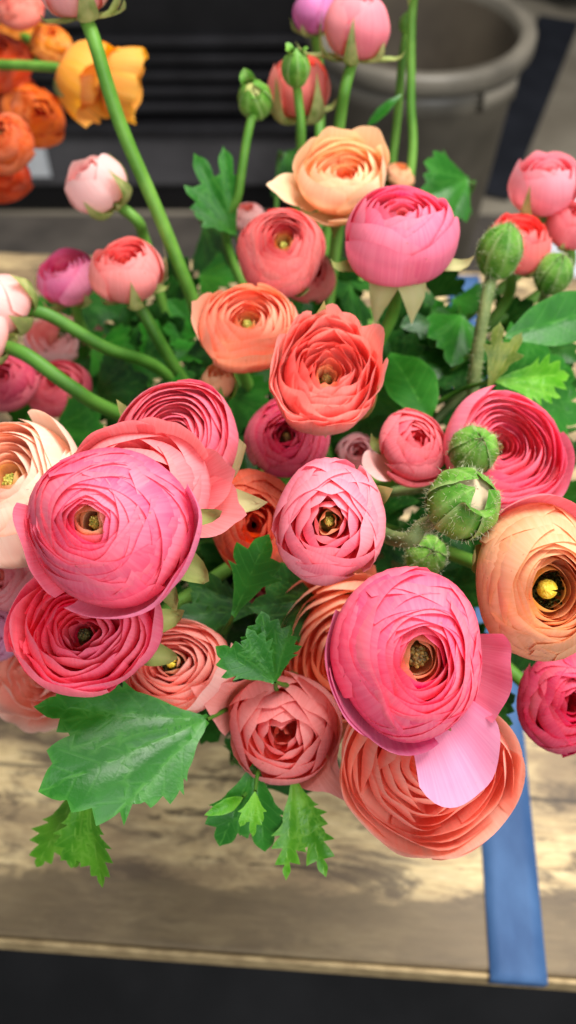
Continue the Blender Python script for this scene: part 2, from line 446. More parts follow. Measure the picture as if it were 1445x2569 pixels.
def flower(label, px, py, wpx, axis, cols, D=0.055, n=44, shape='ball', vc=0.25, vp=2.4, seed=1, eye=('green', 0.10),
           ex=1.0, ey=1.0, spin=0.0, guards=6, extra=(), sepals=None, stem=None, way=None, wave=0.012, W=1.1, flat=0.0,
           nu=13, nv=12, group=GROUP_MAIN, zc=None, sepal_mat=None, cat='ranunculus', notch=0.008, swirl=0.05, lift=0.035, jitter=1.0, stem_r=0.0031, fixstem=None, deep=None, tip=0.0):
    rng = np.random.default_rng(seed)
    R = D / 2
    if zc is None: zc = D * FPX / wpx
    else: R = wpx * zc / FPX / 2
    C = at(px, py, zc)
    A = camdir(*axis)
    M = frame(A, spin) @ np.diag([ex, ey, 1.0])
    S = dict(SHAPES[shape])
    if deep: S.update(deep)
    root = empty('ranunculus', C - A * R * 0.6)
    tag(root, label, cat, group)
    mat = petal_mat(*cols)
    inner = MB()
    guard = []
    w2, w3, p2, p3, p1 = rng.uniform(0.02, 0.05), rng.uniform(0.01, 0.035), rng.uniform(0, 6.28), rng.uniform(0, 6.28), rng.uniform(0, 6.28)
    off = rng.normal(0, 0.05, 2) * R
    def warp(P, t):
        # no bloom is round: squash, three-sided bulge, heart off centre, one side higher
        th = np.arctan2(P[..., 1], P[..., 0])
        f = 1 + w2 * np.sin(2 * th + p2) + w3 * np.sin(3 * th + p3) + 0.012 * np.sin(5 * th + p1)
        Q = P.copy()
        Q[..., 0] = P[..., 0] * f + off[0] * (1 - t); Q[..., 1] = P[..., 1] * f + off[1] * (1 - t)
        Q[..., 2] = P[..., 2] + 0.07 * (P[..., 0] * math.cos(p1) + P[..., 1] * math.sin(p1))
        return Q
    z0, zm_, z1 = S['z']
    for k in range(n):
        t = k / (n - 1)
        Rk = R * (S['r0'] + (1 - S['r0']) * t ** 0.88)
        curl = lerp(S['curl'][0], S['curl'][1], t) + rng.normal(0, 0.030) * jitter
        zr = R * ((1 - t) * (1 - 2 * t) * z0 + 4 * t * (1 - t) * zm_ + t * (2 * t - 1) * z1 + rng.normal(0, 0.014) * jitter)
        dep = R * lerp(S['dep'][0], S['dep'][1], t)
        zb = zr - dep
        floor_ = -0.62 * R
        rim = Rk * (1 - curl)
        ctrl = [(0.07 * R, floor_), (0.72 * Rk, lerp(floor_, zb, 0.28)), (Rk, zb),
                (lerp(Rk, rim, 0.36), zb + 0.62 * (zr - zb)), (rim, zr)]
        az = k * 2.39996 + rng.normal(0, 0.22)
        w = W * rng.uniform(0.86, 1.16) * lerp(1.15, 0.95, t)
        P, UV = petal_grid(rng, ctrl, az, w, nu, nv, vc * rng.uniform(0.7, 1.3), vp, v0=lerp(0.45, 0.0, min(1, t * 1.6)),
                           wave=wave * 1.0 * rng.uniform(0.5, 1.5) * (0.5 + t), flat=flat * rng.uniform(0.3, 1.4), R=R, notch=notch,
                           lift=lift * rng.uniform(0.5, 1.5), skew=swirl + rng.normal(0, 0.03), tip=tip * rng.uniform(0, 1) * (t > 0.5))
        P = warp(P, t) @ M.T + C
        tone = (t, rng.uniform(0, 1), 0)
        if k >= n - guards: guard.append((P, UV, tone))
        else: inner.grid(P, UV, tone)
    inner.build('petal_whorl', mat, root)
    for P, UV, tone in guard:
        g = MB(); g.grid(P, UV, tone); g.build('petal', mat, root)
    for e in extra:     # loose, splayed or hanging petals
        e = dict(e)
        ctrl = [(a * R, b * R) for a, b in e['c']]
        m2 = petal_mat(*e['cols']) if 'cols' in e else mat
        P, UV = petal_grid(rng, ctrl, math.radians(e['az']), math.radians(e.get('w', 45)), 19, 20, e.get('vc', 0.22), e.get('vp', 2.4),
                           wave=e.get('wave', 0.02), cup=e.get('cup', 0.1), R=R, tip=e.get('tip', 0.0), base_w=e.get('bw', 0.6),
                           notch=e.get('notch', 0.015), fold=e.get('fold', 0.0), skew=e.get('skew', 0.0), lift=0.02)
        P = warp(P, 1.0) @ M.T + C
        g = MB(); g.grid(P, UV, (0.95, e.get('rnd', rng.uniform(0.3, 0.9)), 0)); o = g.build('petal', m2, root)
        if 'label' in e: o['label'] = e['label']
    # heart
    kind, er = eye
    if kind:
        zc0 = R * (z0 - 0.10)
        em = MB()
        Cs, C = C, C + M @ np.array((off[0], off[1], 0))
        if kind == 'anther':
            em.grid(sphere_grid(C + A * zc0, er * R * 0.78, frame(A), sq=(1, 1, 1.1)), tone=(0, 0.5, 0))
            em.build('seed_head', E_YELLOW, root)
            st = MB()
            for i in range(70):
                a = rng.uniform(0, 6.28); rr = R * er * rng.uniform(0.7, 1.35)
                b = C + M @ np.array((math.cos(a) * rr, math.sin(a) * rr, zc0 - 0.12 * R))
                tp = b + M @ np.array((math.cos(a) * 0.03 * R, math.sin(a) * 0.03 * R, R * rng.uniform(0.10, 0.2)))
                st.grid(tube([b, (b + tp) / 2, tp], R * 0.010, R * 0.022, 5, 6)[0], tone=(0, rng.uniform(0, 1), 0), closed_u=True)
            st.build('stamens', E_DARK, root)
        else:
            mm = {'green': E_GREEN, 'yellow': E_YELLOW, 'dark': E_DARK, 'brown': E_BROWN}[kind]
            em.grid(sphere_grid(C + A * (zc0 - 0.05 * R), er * R, frame(A), sq=(1, 1, 0.9)), tone=(0, 0.5, 0))
            for i in range(16):
                a = i * 2.4; rr = er * R * 0.85 * math.sqrt((i + 0.5) / 16)
                em.grid(sphere_grid(C + M @ np.array((math.cos(a) * rr, math.sin(a) * rr, zc0 + 0.8 * er * R * math.sqrt(max(0.05, 1 - (rr / er / R) ** 2)) - .05 * R)), er * R * 0.24, None, 8, 6), tone=(0, rng.uniform(0.2, 1), 0))
            em.build('seed_head', mm, root)
        # receptacle closing the bottom of the heart
        rc = MB(); rc.grid(sphere_grid(C + A * (R * (z0 - 0.55)), R * 0.2, frame(A)), tone=(0, 0.3, 0)); rc.build('receptacle', G_SEPAL, root)
        C = Cs
    # sepals
    sm = sepal_mat or G_SEPAL
    for sdef in (sepals if sepals is not None else [dict(az=a) for a in (20, 95, 165, 240, 310)]):
        sdef = dict(sdef)
        st = sdef.get('st', 'hug')
        L = sdef.get('L', 1.0)
        if st == 'hug':
            c = [(0.10, -0.64), (0.55, -0.62), (0.55 + 0.42 * L, -0.42), (0.70 + 0.40 * L, -0.42 + 0.42 * L)]
        elif st == 'out':
            c = [(0.10, -0.64), (0.55, -0.66), (0.55 + 0.5 * L, -0.60), (0.6 + 0.80 * L, -0.52), (0.6 + 0.92 * L, -0.34)]
        elif st == 'up':
            c = [(0.10, -0.66), (0.80, -0.62), (1.08, -0.2), (1.06, -0.2 + 0.7 * L)]
        else:           # hanging
            c = [(0.10, -0.62), (0.5, -0.70), (0.55 + 0.3 * L, -0.74 - 0.35 * L), (0.5 + 0.42 * L, -0.74 - 0.95 * L)]
        c = [(a * R, b * R) for a, b in c]
        P, UV = petal_grid(rng, c, math.radians(sdef['az']), math.radians(sdef.get('w', 30)) * 0.72, 13, 18, vc=0.72, vp=1.15, base_w=1.7,
                           wave=0.03, cup=sdef.get('cup', 0.18), R=R, tip=0.08, fold=0.05)
        P = P @ M.T + C
        vn = np.exp(-((UV[..., 0] - 0.5) / 0.09) ** 2)
        edge = np.clip((np.abs(UV[..., 0] - 0.5) * 2 - 0.8) / 0.2, 0, 1)
        tn = np.stack([np.maximum(vn * 0.6, edge), np.full_like(vn, rng.uniform(0.3, 0.8)), 0 * vn], -1)
        g = MB(); g.grid(P, UV, tn); g.build('sepal', sdef.get('m', sm), root)
    # stem
    base = C - A * R * 0.58
    pts = stem_to_mouth(base, A, rng, way) if fixstem is None else [base] + [np.array(q) for q in fixstem]
    G, pl, tn = tube(pts, stem_r, stem_r * 1.15, 10, 48)
    sb = MB(); sb.grid(G, tone=(0, 0.5, 0), closed_u=True); sb.build('stem', stem or G_STEM, root)
    return root

def bud(label, px, py, wpx, axis, D=0.018, seed=1, way=None, hairy=True, tipcol=None, h=1.15, fixstem=None, group='green ranunculus buds', stem_r=0.0024, flare=()):
    rng = np.random.default_rng(seed)
    R = D / 2; zc = D * FPX / wpx
    C = at(px, py, zc); A = camdir(*axis); M = frame(A, rng.uniform(0, 6))
    root = empty('flower_bud', C - A * R); tag(root, label, 'bud', group)
    # pale petals inside
    core = MB()
    core.grid(sphere_grid(C, R * 0.93, M, 24, 16, (1, 1, h)), tone=(0.5, 0.5, 0))
    core.build('petal_ball', petal_mat(tipcol or (214, 206, 150), (214, 206, 150), (228, 214, 170), (210, 210, 150)), root)
    ctrlb = [(0.05, -1.0), (0.7, -0.82), (1.0, -0.1), (0.86, 0.55), (0.45, 0.98), (0.05, 1.22)]
    allp, alln = [], []
    for i in range(5):
        f = 1 + 0.035 * (i % 3)
        sh = 0.92 if (tipcol is not None) else 1.0
        c = [(a * R * f, b * R * h * f) for a, b in ctrlb]
        pl = catmull(c, 12); pl = pl[:max(12, int(len(pl) * sh))]
        cc = [tuple(pl[int(q)]) for q in np.linspace(0, len(pl) - 1, 7)]
        if i in flare:
            cc[-1] = (cc[-2][0] + 0.45 * R, cc[-2][1] + 0.35 * R); cc[-2] = (cc[-2][0] + .08 * R, cc[-2][1])
        P, UV = petal_grid(rng, cc, i * 2 * PI / 5 + rng.normal(0, 0.1), 0.78, 15, 16, vc=0.18, vp=2.6, base_w=0.9, wave=0.015, R=R, notch=0.01, flat=-0.02)
        # ridge in the middle and raised margin
        ur = (UV[..., 0] - 0.5) * 2
        ridge = 1 + 0.05 * np.exp(-(ur / 0.12) ** 2) + 0.04 * np.abs(ur) ** 4
        P[..., :2] *= ridge[..., None]
        Pw = P @ M.T + C
        vn = np.exp(-(ur / 0.10) ** 2) * 0.35 + np.clip((np.abs(ur) - 0.72) / 0.28, 0, 1) * 0.8
        tn = np.stack([vn, np.full_like(vn, rng.uniform(0.3, 0.8)), 0 * vn], -1)
        g = MB(); g.grid(Pw, UV, tn); g.build('sepal', G_BUD, root)
        allp.append(Pw.reshape(-1, 3)); q = Pw.reshape(-1, 3) - C; alln.append(q / np.linalg.norm(q, axis=1)[:, None])
    base = C - A * R * h * 0.95
    pts = stem_to_mouth(base, A, rng, way) if fixstem is None else [base] + [np.array(q) for q in fixstem]
    G, pl, tn = tube(pts, stem_r, stem_r * 1.2, 10, 48)
    sb = MB(); sb.grid(G, tone=(0, 0.5, 0), closed_u=True); sb.build('stem', G_STEM_DULL if hairy else G_STEM, root)
    if hairy:
        fz = MB()
        fuzz(fz, rng, np.vstack(allp), np.vstack(alln), 700, R * 0.17)
        k = max(6, len(G) // 2)
        sp = G[:k].reshape(-1, 3); sn = (G[:k] - pl[:k, None, :]).reshape(-1, 3); sn = sn / np.linalg.norm(sn, axis=1)[:, None]
        fuzz(fz, rng, sp, sn, 500, R * 0.12)
        o = fz.build('fuzz', G_FUZZ, root); o['kind'] = 'stuff'
    return root

# ------------------------------------------------------------------ leaves
def leaf(label, base, tipp, mat, lobes=((-38, 0.8, 24), (0, 1.0, 26), (38, 0.8, 24)), roll=0.0, droop=0.12, teeth=1.0, wave=0.05, fold=0.1,
         seed=1, nrm=None, way=None, group='ranunculus leaves in the front bunch', stalk=True, name='leaf', stalk_r=0.0016, tone=0.5, wide=1.0, smoothl=False, fixstem=None, ntooth=3):
    """base, tipp are (px, py, zc). lobes: angle, length share, half width in degrees."""
    rng = np.random.default_rng(seed)
    B = at(*base); T = at(*tipp)
    X = T - B; Ln = np.linalg.norm(X); X = X / Ln
    n = -FWD if nrm is None else camdir(*nrm)
    n = n - X * np.dot(n, X); n /= np.linalg.norm(n)
    Y = np.cross(n, X)
    if roll:
        c, s = math.cos(roll), math.sin(roll)
        Y, n = c * Y + s * n, c * n - s * Y
    lobes = sorted(lobes)
    ph = rng.uniform(0, 6.28)
    ns = 40
    polys = []
    for li, (a, l, w) in enumerate(lobes):
        sl = np.linspace(0.0, 1.0, ns)
        peak = 0.45 if smoothl else 0.64
        if smoothl:
            env = np.where(sl < peak, np.sin(PI / 2 * np.clip(sl / peak, 0, 1)) ** 0.9, np.clip(1 - ((sl - peak) / (1 - peak)) ** 1.9, 0, 1))
        else:
            env = np.where(sl < peak, 0.10 + 0.90 * np.clip(sl / peak, 0, 1) ** 1.35, np.clip(1 - ((sl - peak) / (1 - peak)) ** 1.5, 0, 1) ** 1.0)
        hw = l * math.tan(math.radians(w * (1.0 if smoothl else 0.86))) * env * (0.7 if smoothl else 1.0)
        sides = []
        for side in (-1, 1):
            h = hw.copy(); sx = sl.copy()
            if not smoothl:
                q = (sl - 0.40) / 0.60 * (ntooth + 0.999) + rng.uniform(-0.15, 0.15)
                fr = np.where(sl > 0.42, q - np.floor(q), 0.5)
                k = np.clip((sl - 0.40) / 0.15, 0, 1) * np.clip((0.95 - sl) / 0.08, 0, 1)
                h = h + l * 0.13 * teeth * (fr - 0.5) * k * (1 - 0.55 * np.clip((sl - 0.8) / 0.2, 0, 1))
                sx = sl + 0.045 * (fr - 0.5) * k * (sl < 0.985)
                h = np.maximum(h, 0.004)
            h[-1] = 0.0
            h = h + 0.004 * np.sin(23 * sl + ph * (li + 1) + side)* (sl < 0.98) * (sl > 0.1)
            ar = math.radians(a)
            sides.append(np.stack([l * sx * math.cos(ar) - side * h * math.sin(ar), l * sx * math.sin(ar) + side * h * math.cos(ar)], -1))
        polys.append(np.vstack([sides[0], sides[1][-2:0:-1]]))
    vin, fin, ed_flag = [], [], []
    for p in polys:
        fin.append(list(range(len(vin), len(vin) + len(p)))); vin += [tuple(q) for q in p]
    nb = len(vin)
    gx = np.arange(-0.3, 1.15, 0.042 if Ln > 0.03 else 0.06)
    for x in gx:
        for y in np.arange(-1.0, 1.0, 0.042 if Ln > 0.03 else 0.06):
            vin.append((x + rng.uniform(-.008, .008), y + rng.uniform(-.008, .008)))
    vo, eo, fo, ov, oe, of = delaunay_2d_cdt([Vector(q) for q in vin], [], fin, 1, 1e-5)
    V2 = np.array([(q[0], q[1]) for q in vo])
    used = sorted({k for f in fo for k in f}); rem = {k: i for i, k in enumerate(used)}
    tris = [[rem[k] for k in f] for f in fo]
    isb = np.array([any(q < nb for q in ov[k]) or not ov[k] for k in used], float)
    xx = V2[used, 0]; yy = V2[used, 1]
    rad = np.hypot(xx, yy); tt = np.arctan2(yy, xx); yy = yy * wide
    lat = np.full((len(lobes), len(xx)), 9.0)
    for k, (a, l, w) in enumerate(lobes):
        dx = tt - math.radians(a)
        lat[k] = np.where(np.abs(dx) < 0.7, np.abs(np.sin(dx)) * rad, 9)
    near = lat.argmin(0); lt = lat.min(0)
    mg = (np.sort(lat, axis=0)[1] - lt) if len(lobes) > 1 else np.full_like(lt, 0.5)
    mg = np.minimum(mg, 0.5)
    dirx = np.cos(tt - np.radians([lobes[k][0] for k in near])) * rad
    zz = -droop * rad ** 2 + fold * np.sqrt(yy ** 2 + 0.002) + wave * rad ** 2 * np.sin(3.2 * tt + ph) + 0.5 * wave * np.sin(7 * xx + 5 * yy + ph) * rad
    zz = zz + 0.10 * wave * np.sin(15 * xx + ph) * np.sin(13 * yy + 2 * ph) * rad
    zz = zz + 0.10 * np.minimum(lt, 0.25) - 0.008 * np.exp(-(lt / 0.03) ** 2)
    P = B + Ln * (xx[..., None] * X + yy[..., None] * Y + zz[..., None] * n)
    root = empty(name, B)
    tag(root, label, 'leaf', group)
    me = bpy.data.meshes.new('leaf_blade')
    me.from_pydata([tuple(q) for q in (P - B)], [], tris)
    me.polygons.foreach_set('use_smooth', np.ones(len(tris), dtype=bool))
    # leaf coordinates for the veins: along the lobe, across it, margin
    for an, dat in (('tone', np.stack([isb * 0.55, np.full_like(xx, tone), 0 * xx], -1)), ('leafco', np.stack([dirx, lt, mg], -1))):
        at_ = me.attributes.new(an, 'FLOAT_VECTOR', 'POINT'); at_.data.foreach_set('vector', dat.astype(np.float32).ravel())
    me.materials.append(mat)
    # blade normals towards the viewer side
    ob = bpy.data.objects.new('leaf_blade', me); COL.objects.link(ob); ob.parent = root
    if stalk:
        pts = [B - n * 0.0006, B - X * 0.006 + FWD * 0.012, B - X * 0.012 + FWD * 0.04] if fixstem is None else [B]
        if fixstem is None:
            end = MOUTH + np.array((rng.uniform(-1, 1) * 0.03, rng.uniform(-1, 1) * 0.03, 0))
            pts += [lerp(pts[-1], end, 0.5), end, end - np.array((0, 0, 0.12))]
        else:
            pts += [np.array(q) for q in fixstem]
        g, _, _ = tube(pts, stalk_r * 0.45, stalk_r * 1.5, 8, 30)
        s = MB(); s.grid(g, tone=(0, 0.5, 0), closed_u=True); s.build('leaf_stalk', G_STEM_DARK, root)
    return root

# ================================================================== SETTING
FLOOR_Z = -0.72
def wood_mat(ang):
    m, nt = new_mat('weathered_wood'); L = nt.links
    tc = N(nt, 'ShaderNodeTexCoord'); mp = N(nt, 'ShaderNodeMapping'); mp.vector_type = 'POINT'
    mp.inputs['Rotation'].default_value = (0, 0, -ang)
    L.new(tc.outputs['Object'], mp.inputs[0])
    sx = N(nt, 'ShaderNodeSeparateXYZ'); L.new(mp.outputs[0], sx.inputs[0])
    d = sx.outputs[1]
    def noise(scale, st, det=6.0, rough=0.6, off=0.0, dist=0.0):
        m2 = N(nt, 'ShaderNodeMapping'); m2.inputs['Scale'].default_value = st; m2.inputs['Location'].default_value = (off, off * 1.7, 0)
        L.new(mp.outputs[0], m2.inputs[0])
        n = N(nt, 'ShaderNodeTexNoise'); n.inputs['Scale'].default_value = scale; n.inputs['Detail'].default_value = det
        n.inputs['Roughness'].default_value = rough; n.inputs['Distortion'].default_value = dist
        L.new(m2.outputs[0], n.inputs['Vector']); return n.outputs[0]
    grain = noise(5.0, (7, 60, 1), 10, 0.72, 0.0, 0.6)
    blot = noise(6.0, (1.6, 4.6, 1), 7, 0.62, 3.1, 0.4)
    blot2 = noise(9.0, (1.5, 4.4, 1), 10, 0.74, 7.7, 0.5)
    fine = noise(120.0, (1, 3, 1), 3, 0.6)
    c = ramp(nt, grain, [(0.30, lin((164, 136, 94))), (0.5, lin((204, 178, 130))), (0.72, lin((222, 200, 154)))])
    c = mixc(nt, smooth_range(nt, blot, 0.38, 0.62), lin((138, 116, 86)), c)
    # dark weather marks drawn out along the grain
    dk = smooth_range(nt, blot2, 0.47, 0.61)
    c = mixc(nt, math_(nt, 'MULTIPLY', dk, 0.85), c, lin((78, 64, 50)))
    streak = noise(9.0, (1.5, 11, 1), 6, 0.6, 11.3, 0.4)
    c = mixc(nt, math_(nt, 'MULTIPLY', smooth_range(nt, streak, 0.60, 0.66), 0.85), c, lin((60, 48, 36)))
    # grey board along the front edge with a ragged pale paint border
    rag = noise(8.0, (1.2, 3.4, 1), 7, 0.6, 5.5, 0.5)
    e = math_(nt, 'SUBTRACT', d, math_(nt, 'MULTIPLY', rag, 0.085))
    front = smooth_range(nt, e, -0.006, 0.002, 1.0, 0.0)
    c = mixc(nt, math_(nt, 'MULTIPLY', front, 0.88), c, mixc(nt, grain, lin((86, 72, 52)), lin((122, 104, 78))))
    # board joints
    for dd in (0.112, 0.235, 0.36, 0.49, 0.60):
        j = math_(nt, 'ABSOLUTE', math_(nt, 'SUBTRACT', d, dd))
        c = mixc(nt, smooth_range(nt, j, 0.0006, 0.0022, 0.75, 0.0), c, lin((52, 42, 32)))
    c = mixc(nt, math_(nt, 'MULTIPLY', smooth_range(nt, fine, 0.45, 0.7), 0.18), c, lin((120, 98, 70)))
    b = N(nt, 'ShaderNodeBump'); b.inputs['Strength'].default_value = 0.25; b.inputs['Distance'].default_value = 0.001
    L.new(grain, b.inputs['Height'])
    p = N(nt, 'ShaderNodeBsdfPrincipled'); p.inputs['Roughness'].default_value = 0.55; p.inputs['Specular IOR Level'].default_value = 0.35
    L.new(c, p.inputs['Base Color']); L.new(b.outputs[0], p.inputs['Normal'])
    o = N(nt, 'ShaderNodeOutputMaterial'); L.new(p.outputs[0], o.inputs[0])
    return m

def ext(a, b, t): return a + (b - a) * t
fl, fr = on_plane(0, 2346, 0), on_plane(1445, 2452, 0)
bl, br = on_plane(0, 632, 0), on_plane(1445, 692, 0)
FL, FR = ext(fl, fr, -0.9), ext(fl, fr, 1.9)
BL, BR = ext(bl, br, -0.28), ext(bl, br, 1.28)
ang = math.atan2(fr[1] - fl[1], fr[0] - fl[0])
table = empty('table', ((FL[0] + BR[0]) / 2, (FL[1] + BR[1]) / 2, FLOOR_Z))
tag(table, 'weathered wooden table with blue tape across it, under the ranunculus bunch', 'table')
quad = [FL, FR, BR, BL]
# own origin at the front left corner so that the grain follows the front edge
Wd = wood_mat(ang)
top = quad_prism('table_top', quad, -0.024, 0.0, Wd, None, bevel=0.0025)
top.parent = table; top.location = top.location - Vector(parent_world(table))
legm = plain_mat('dark_metal', (26, 26, 28), (38, 38, 40), 30, 0.5)
for q, o_ in zip(quad, ((1, 1), (-1, 1), (-1, -1), (1, -1))):
    x, y = q[0] + 0.04 * o_[0], q[1] + 0.05 * o_[1]
    h = 0.018
    quad_prism('leg', [(x - h, y - h), (x + h, y - h), (x + h, y + h), (x - h, y + h)], FLOOR_Z, -0.0245, legm, table, 0.002)

# pale worn strip of edging along the front of the table top
edm = plain_mat('edge_band', (150, 126, 88), (186, 160, 116), 40, 0.6, stretch=(2, 2, 2))
nrm_f = np.array((math.sin(ang), -math.cos(ang), 0))
e0, e1 = FL + nrm_f * 0.0005, FR + nrm_f * 0.0005
quad_prism('edge_band', [e0 + nrm_f * 0.0034, e1 + nrm_f * 0.0034, e1, e0], -0.026, -0.0015, edm, table, 0.002)

# blue tape
tpm = plain_mat('blue_tape', (38, 70, 112), (62, 96, 138), 34, 0.68, 0.5, (1, 0.5, 1), dist=0.003)
tq = [on_plane(1228, 2437, 0.0), on_plane(1372, 2447, 0.0), on_plane(1203, 694, 0.0), on_plane(1119, 690, 0.0)]
tb = empty('masking_tape', tq[0]); tag(tb, 'long strip of blue painter tape stuck across the wooden table', 'tape')
rows = []
rng = np.random.default_rng(5)
nn = 60
g = np.zeros((nn + 6, 5, 3))
for i in range(nn):
    t = i / (nn - 1)
    a = lerp(np.array(tq[0]), np.array(tq[3]), t); b = lerp(np.array(tq[1]), np.array(tq[2]), t)
    for j in range(5):
        p = lerp(a, b, j / 4.0); p = p + np.array((0, 0, 0.0009 + 0.0005 * math.sin(i * 0.7 + j)))
        g[i + 6, j] = p
for i in range(6):
    for j in range(5):
        p = g[6, j].copy() + nrm_f * 0.0050
        k = 5 - i
        p[2] = 0.0008 - 0.0022 * k
        g[i, j] = p
mb = MB(); mb.grid(g); tape = mb.build('tape_strip', tpm, tb)
sm = tape.modifiers.new('thick', 'SOLIDIFY'); sm.thickness = 0.0003; sm.offset = 1

# floor
flm = plain_mat('concrete', (128, 118, 102), (160, 150, 132), 5, 0.7, 0.2)
f = quad_prism('floor', [(-4, -1.5, 0), (4, -1.5, 0), (4, 7, 0), (-4, 7, 0)], FLOOR_Z - 0.05, FLOOR_Z, flm); tag(f, kind='structure')
mtm = plain_mat('shaded_floor_rear', (74, 68, 62), (98, 90, 82), 9, 0.85, 0.3)
f = quad_prism('floor_shade_sheet', [(-2.2, 0.75, 0), (0.55, 0.75, 0), (0.55, 1.94, 0), (-2.2, 1.94, 0)], FLOOR_Z + 0.0005, FLOOR_Z + 0.008, mtm); tag(f, kind='structure')  # thin dark sheet standing in for the shadow on the floor at left
mt2 = plain_mat('shaded_floor_front', (24, 23, 24), (36, 35, 36), 9, 0.85, 0.3)
f = quad_prism('front_shade_sheet', [(-1.6, -1.2, 0), (1.6, -1.2, 0), (1.6, 0.42, 0), (-1.6, 0.42, 0)], FLOOR_Z + 0.0005, FLOOR_Z + 0.010, mt2)  # near-black sheet added as the floor's shade below the table front
tag(f, kind='structure')
wlm = plain_mat('dark_wall', (34, 32, 34), (50, 48, 48), 4, 0.8, 0.2)
f = quad_prism('back_wall', [(-4, 3.4, 0), (4, 3.4, 0), (4, 3.5, 0), (-4, 3.5, 0)], FLOOR_Z, 2.2, wlm); tag(f, kind='structure')

# ---- crates behind the table
grm = plain_mat('grey_plastic', (74, 72, 74), (92, 90, 92), 7, 0.4, 0.05)
bkm = plain_mat('black_plastic', (14, 13, 15), (24, 23, 25), 10, 0.5, 0.1)
bk2 = plain_mat('black_rib', (26, 25, 27), (40, 39, 42), 10, 0.42, 0.1)
def rect(x0, x1, y0, y1): return [(x0, y0), (x1, y0), (x1, y1), (x0, y1)]
yF = 1.955
cr = empty('plastic_crate', (-0.6, yF, FLOOR_Z)); tag(cr, 'low dark grey plastic crate on the floor behind the table', 'crate')
quad_prism('base', rect(-1.35, 0.10, yF + 0.012, yF + 0.45), FLOOR_Z + 0.001, FLOOR_Z + 0.075, bkm, cr, 0.004)
quad_prism('body', rect(-1.36, 0.09, yF, yF + 0.46), FLOOR_Z + 0.0765, FLOOR_Z + 0.232, grm, cr, 0.010)
quad_prism('rim', rect(-1.37, 0.10, yF - 0.012, yF + 0.47), FLOOR_Z + 0.214, FLOOR_Z + 0.236, bk2, cr, 0.005)
cr2 = empty('storage_box', (-0.5, yF, FLOOR_Z + 0.237)); tag(cr2, 'ribbed black plastic box stacked on the dark grey crate', 'storage box')
quad_prism('body', rect(-1.1, 0.05, yF + 0.03, yF + 0.44), FLOOR_Z + 0.2375, FLOOR_Z + 0.70, bkm, cr2, 0.01)
for i, zz in enumerate((0.262, 0.30, 0.335, 0.372, 0.41)):
    quad_prism('rib', rect(-1.1, 0.055, yF + 0.008 + 0.003 * (i % 2), yF + 0.0295), FLOOR_Z + zz, FLOOR_Z + zz + 0.017, bk2, cr2, 0.003)
qq = quad_prism('handle', rect(-0.60, -0.42, yF + 0.005, yF + 0.0292), FLOOR_Z + 0.455, FLOOR_Z + 0.49, grm, cr2, 0.006)
def lathe(name, prof, c, mat, parent, n=48):
    th = np.linspace(0, 2 * PI, n, endpoint=False)
    P = np.array([[(c[0] + r * math.cos(a), c[1] + r * math.sin(a), c[2] + z) for a in th] for r, z in prof])
    m_ = MB(); m_.grid(P, closed_u=True); return m_.build(name, mat, parent)
jm = plain_mat('white_card', (206, 210, 214), (226, 228, 230), 30, 0.4, 0.05)
lc = on_plane(85, 405, 0); tt_ = (yF - 0.0) / lc[1] if lc[1] else 1
cz = CAM_H + (lc[2] - CAM_H) * tt_; cx = lc[0] * tt_
quad_prism('label_card', rect(cx - 0.034, cx + 0.034, yF - 0.003, yF - 0.0005), cz - 0.04, cz + 0.036, jm, cr, 0.001)

# ---- grey waste bin
bnm = plain_mat('bin_plastic', (84, 79, 70), (122, 115, 102), 9, 0.42, 0.06)
bC = at(1058, 52, 1.45); bz = bC[2]
bn = empty('waste_bin', (bC[0], bC[1], FLOOR_Z)); tag(bn, 'round grey plastic waste bin with a thick rim standing behind the table', 'waste bin')
H = bz - FLOOR_Z
c0 = (bC[0], bC[1], FLOOR_Z)
lathe('body', [(0.0, 0.002), (0.128, 0.002), (0.132, 0.012), (0.168, H - 0.075), (0.172, H - 0.072), (0.174, H - 0.045), (0.166, H - 0.042), (0.168, H - 0.02),
               (0.164, H - 0.02)], c0, bnm, bn, 72)
lathe('inner_wall', [(0.163, H - 0.015), (0.159, H - 0.03), (0.124, 0.015), (0.0, 0.014)], c0, plain_mat('shaded_bin_inside', (62, 54, 44), (90, 80, 66), 5, 0.6, 0.1), bn, 72)  # shade inside the bin is painted in as a darker brown
lathe('rim', [(0.161, H - 0.03), (0.184, H - 0.032), (0.188, H - 0.026), (0.188, H - 0.006), (0.184, H), (0.166, H), (0.161, H - 0.006), (0.161, H - 0.03)], c0, bnm, bn, 72)
hd = MB()
for i in range(1):
    a0, a1 = math.radians(-62), math.radians(-38)
    th = np.linspace(a0, a1, 12)
    P = np.array([[(c0[0] + r * math.cos(a), c0[1] + r * math.sin(a), c0[2] + z) for a in th] for r, z in ((0.172, H - 0.036), (0.187, H - 0.038), (0.187, H - 0.068), (0.172, H - 0.072))])
    hd.grid(P)
hd.build('handle', bnm, bn)

# dark strip on the floor, dark bag, white pail
nvm = plain_mat('navy_cloth', (14, 18, 34), (30, 38, 60), 14, 0.5, 0.6, dist=0.02)
g0, g1 = on_plane(1222, 500, FLOOR_Z), on_plane(1400, 60, FLOOR_Z)
dv = (g1 - g0) / np.linalg.norm(g1 - g0); sv_ = np.array((-dv[1], dv[0], 0)) * 0.055
st = quad_prism('floor_strip', [g0 + sv_, g0 - sv_, g1 - sv_ * 1.2, g1 + sv_ * 1.2][::-1], FLOOR_Z + 0.0085, FLOOR_Z + 0.02, plain_mat('black_strip', (22, 24, 32), (34, 36, 44), 10, 0.7), bevel=0.003)
tag(st, 'straight dark strip lying across the tan floor beside the waste bin', 'strip')
bgc = on_plane(1400, 30, FLOOR_Z); bgc[1] += 0.0
rng = np.random.default_rng(3)
P = sphere_grid(np.zeros(3), 0.17, None, 48, 28, (1.25, 0.9, 0.85))
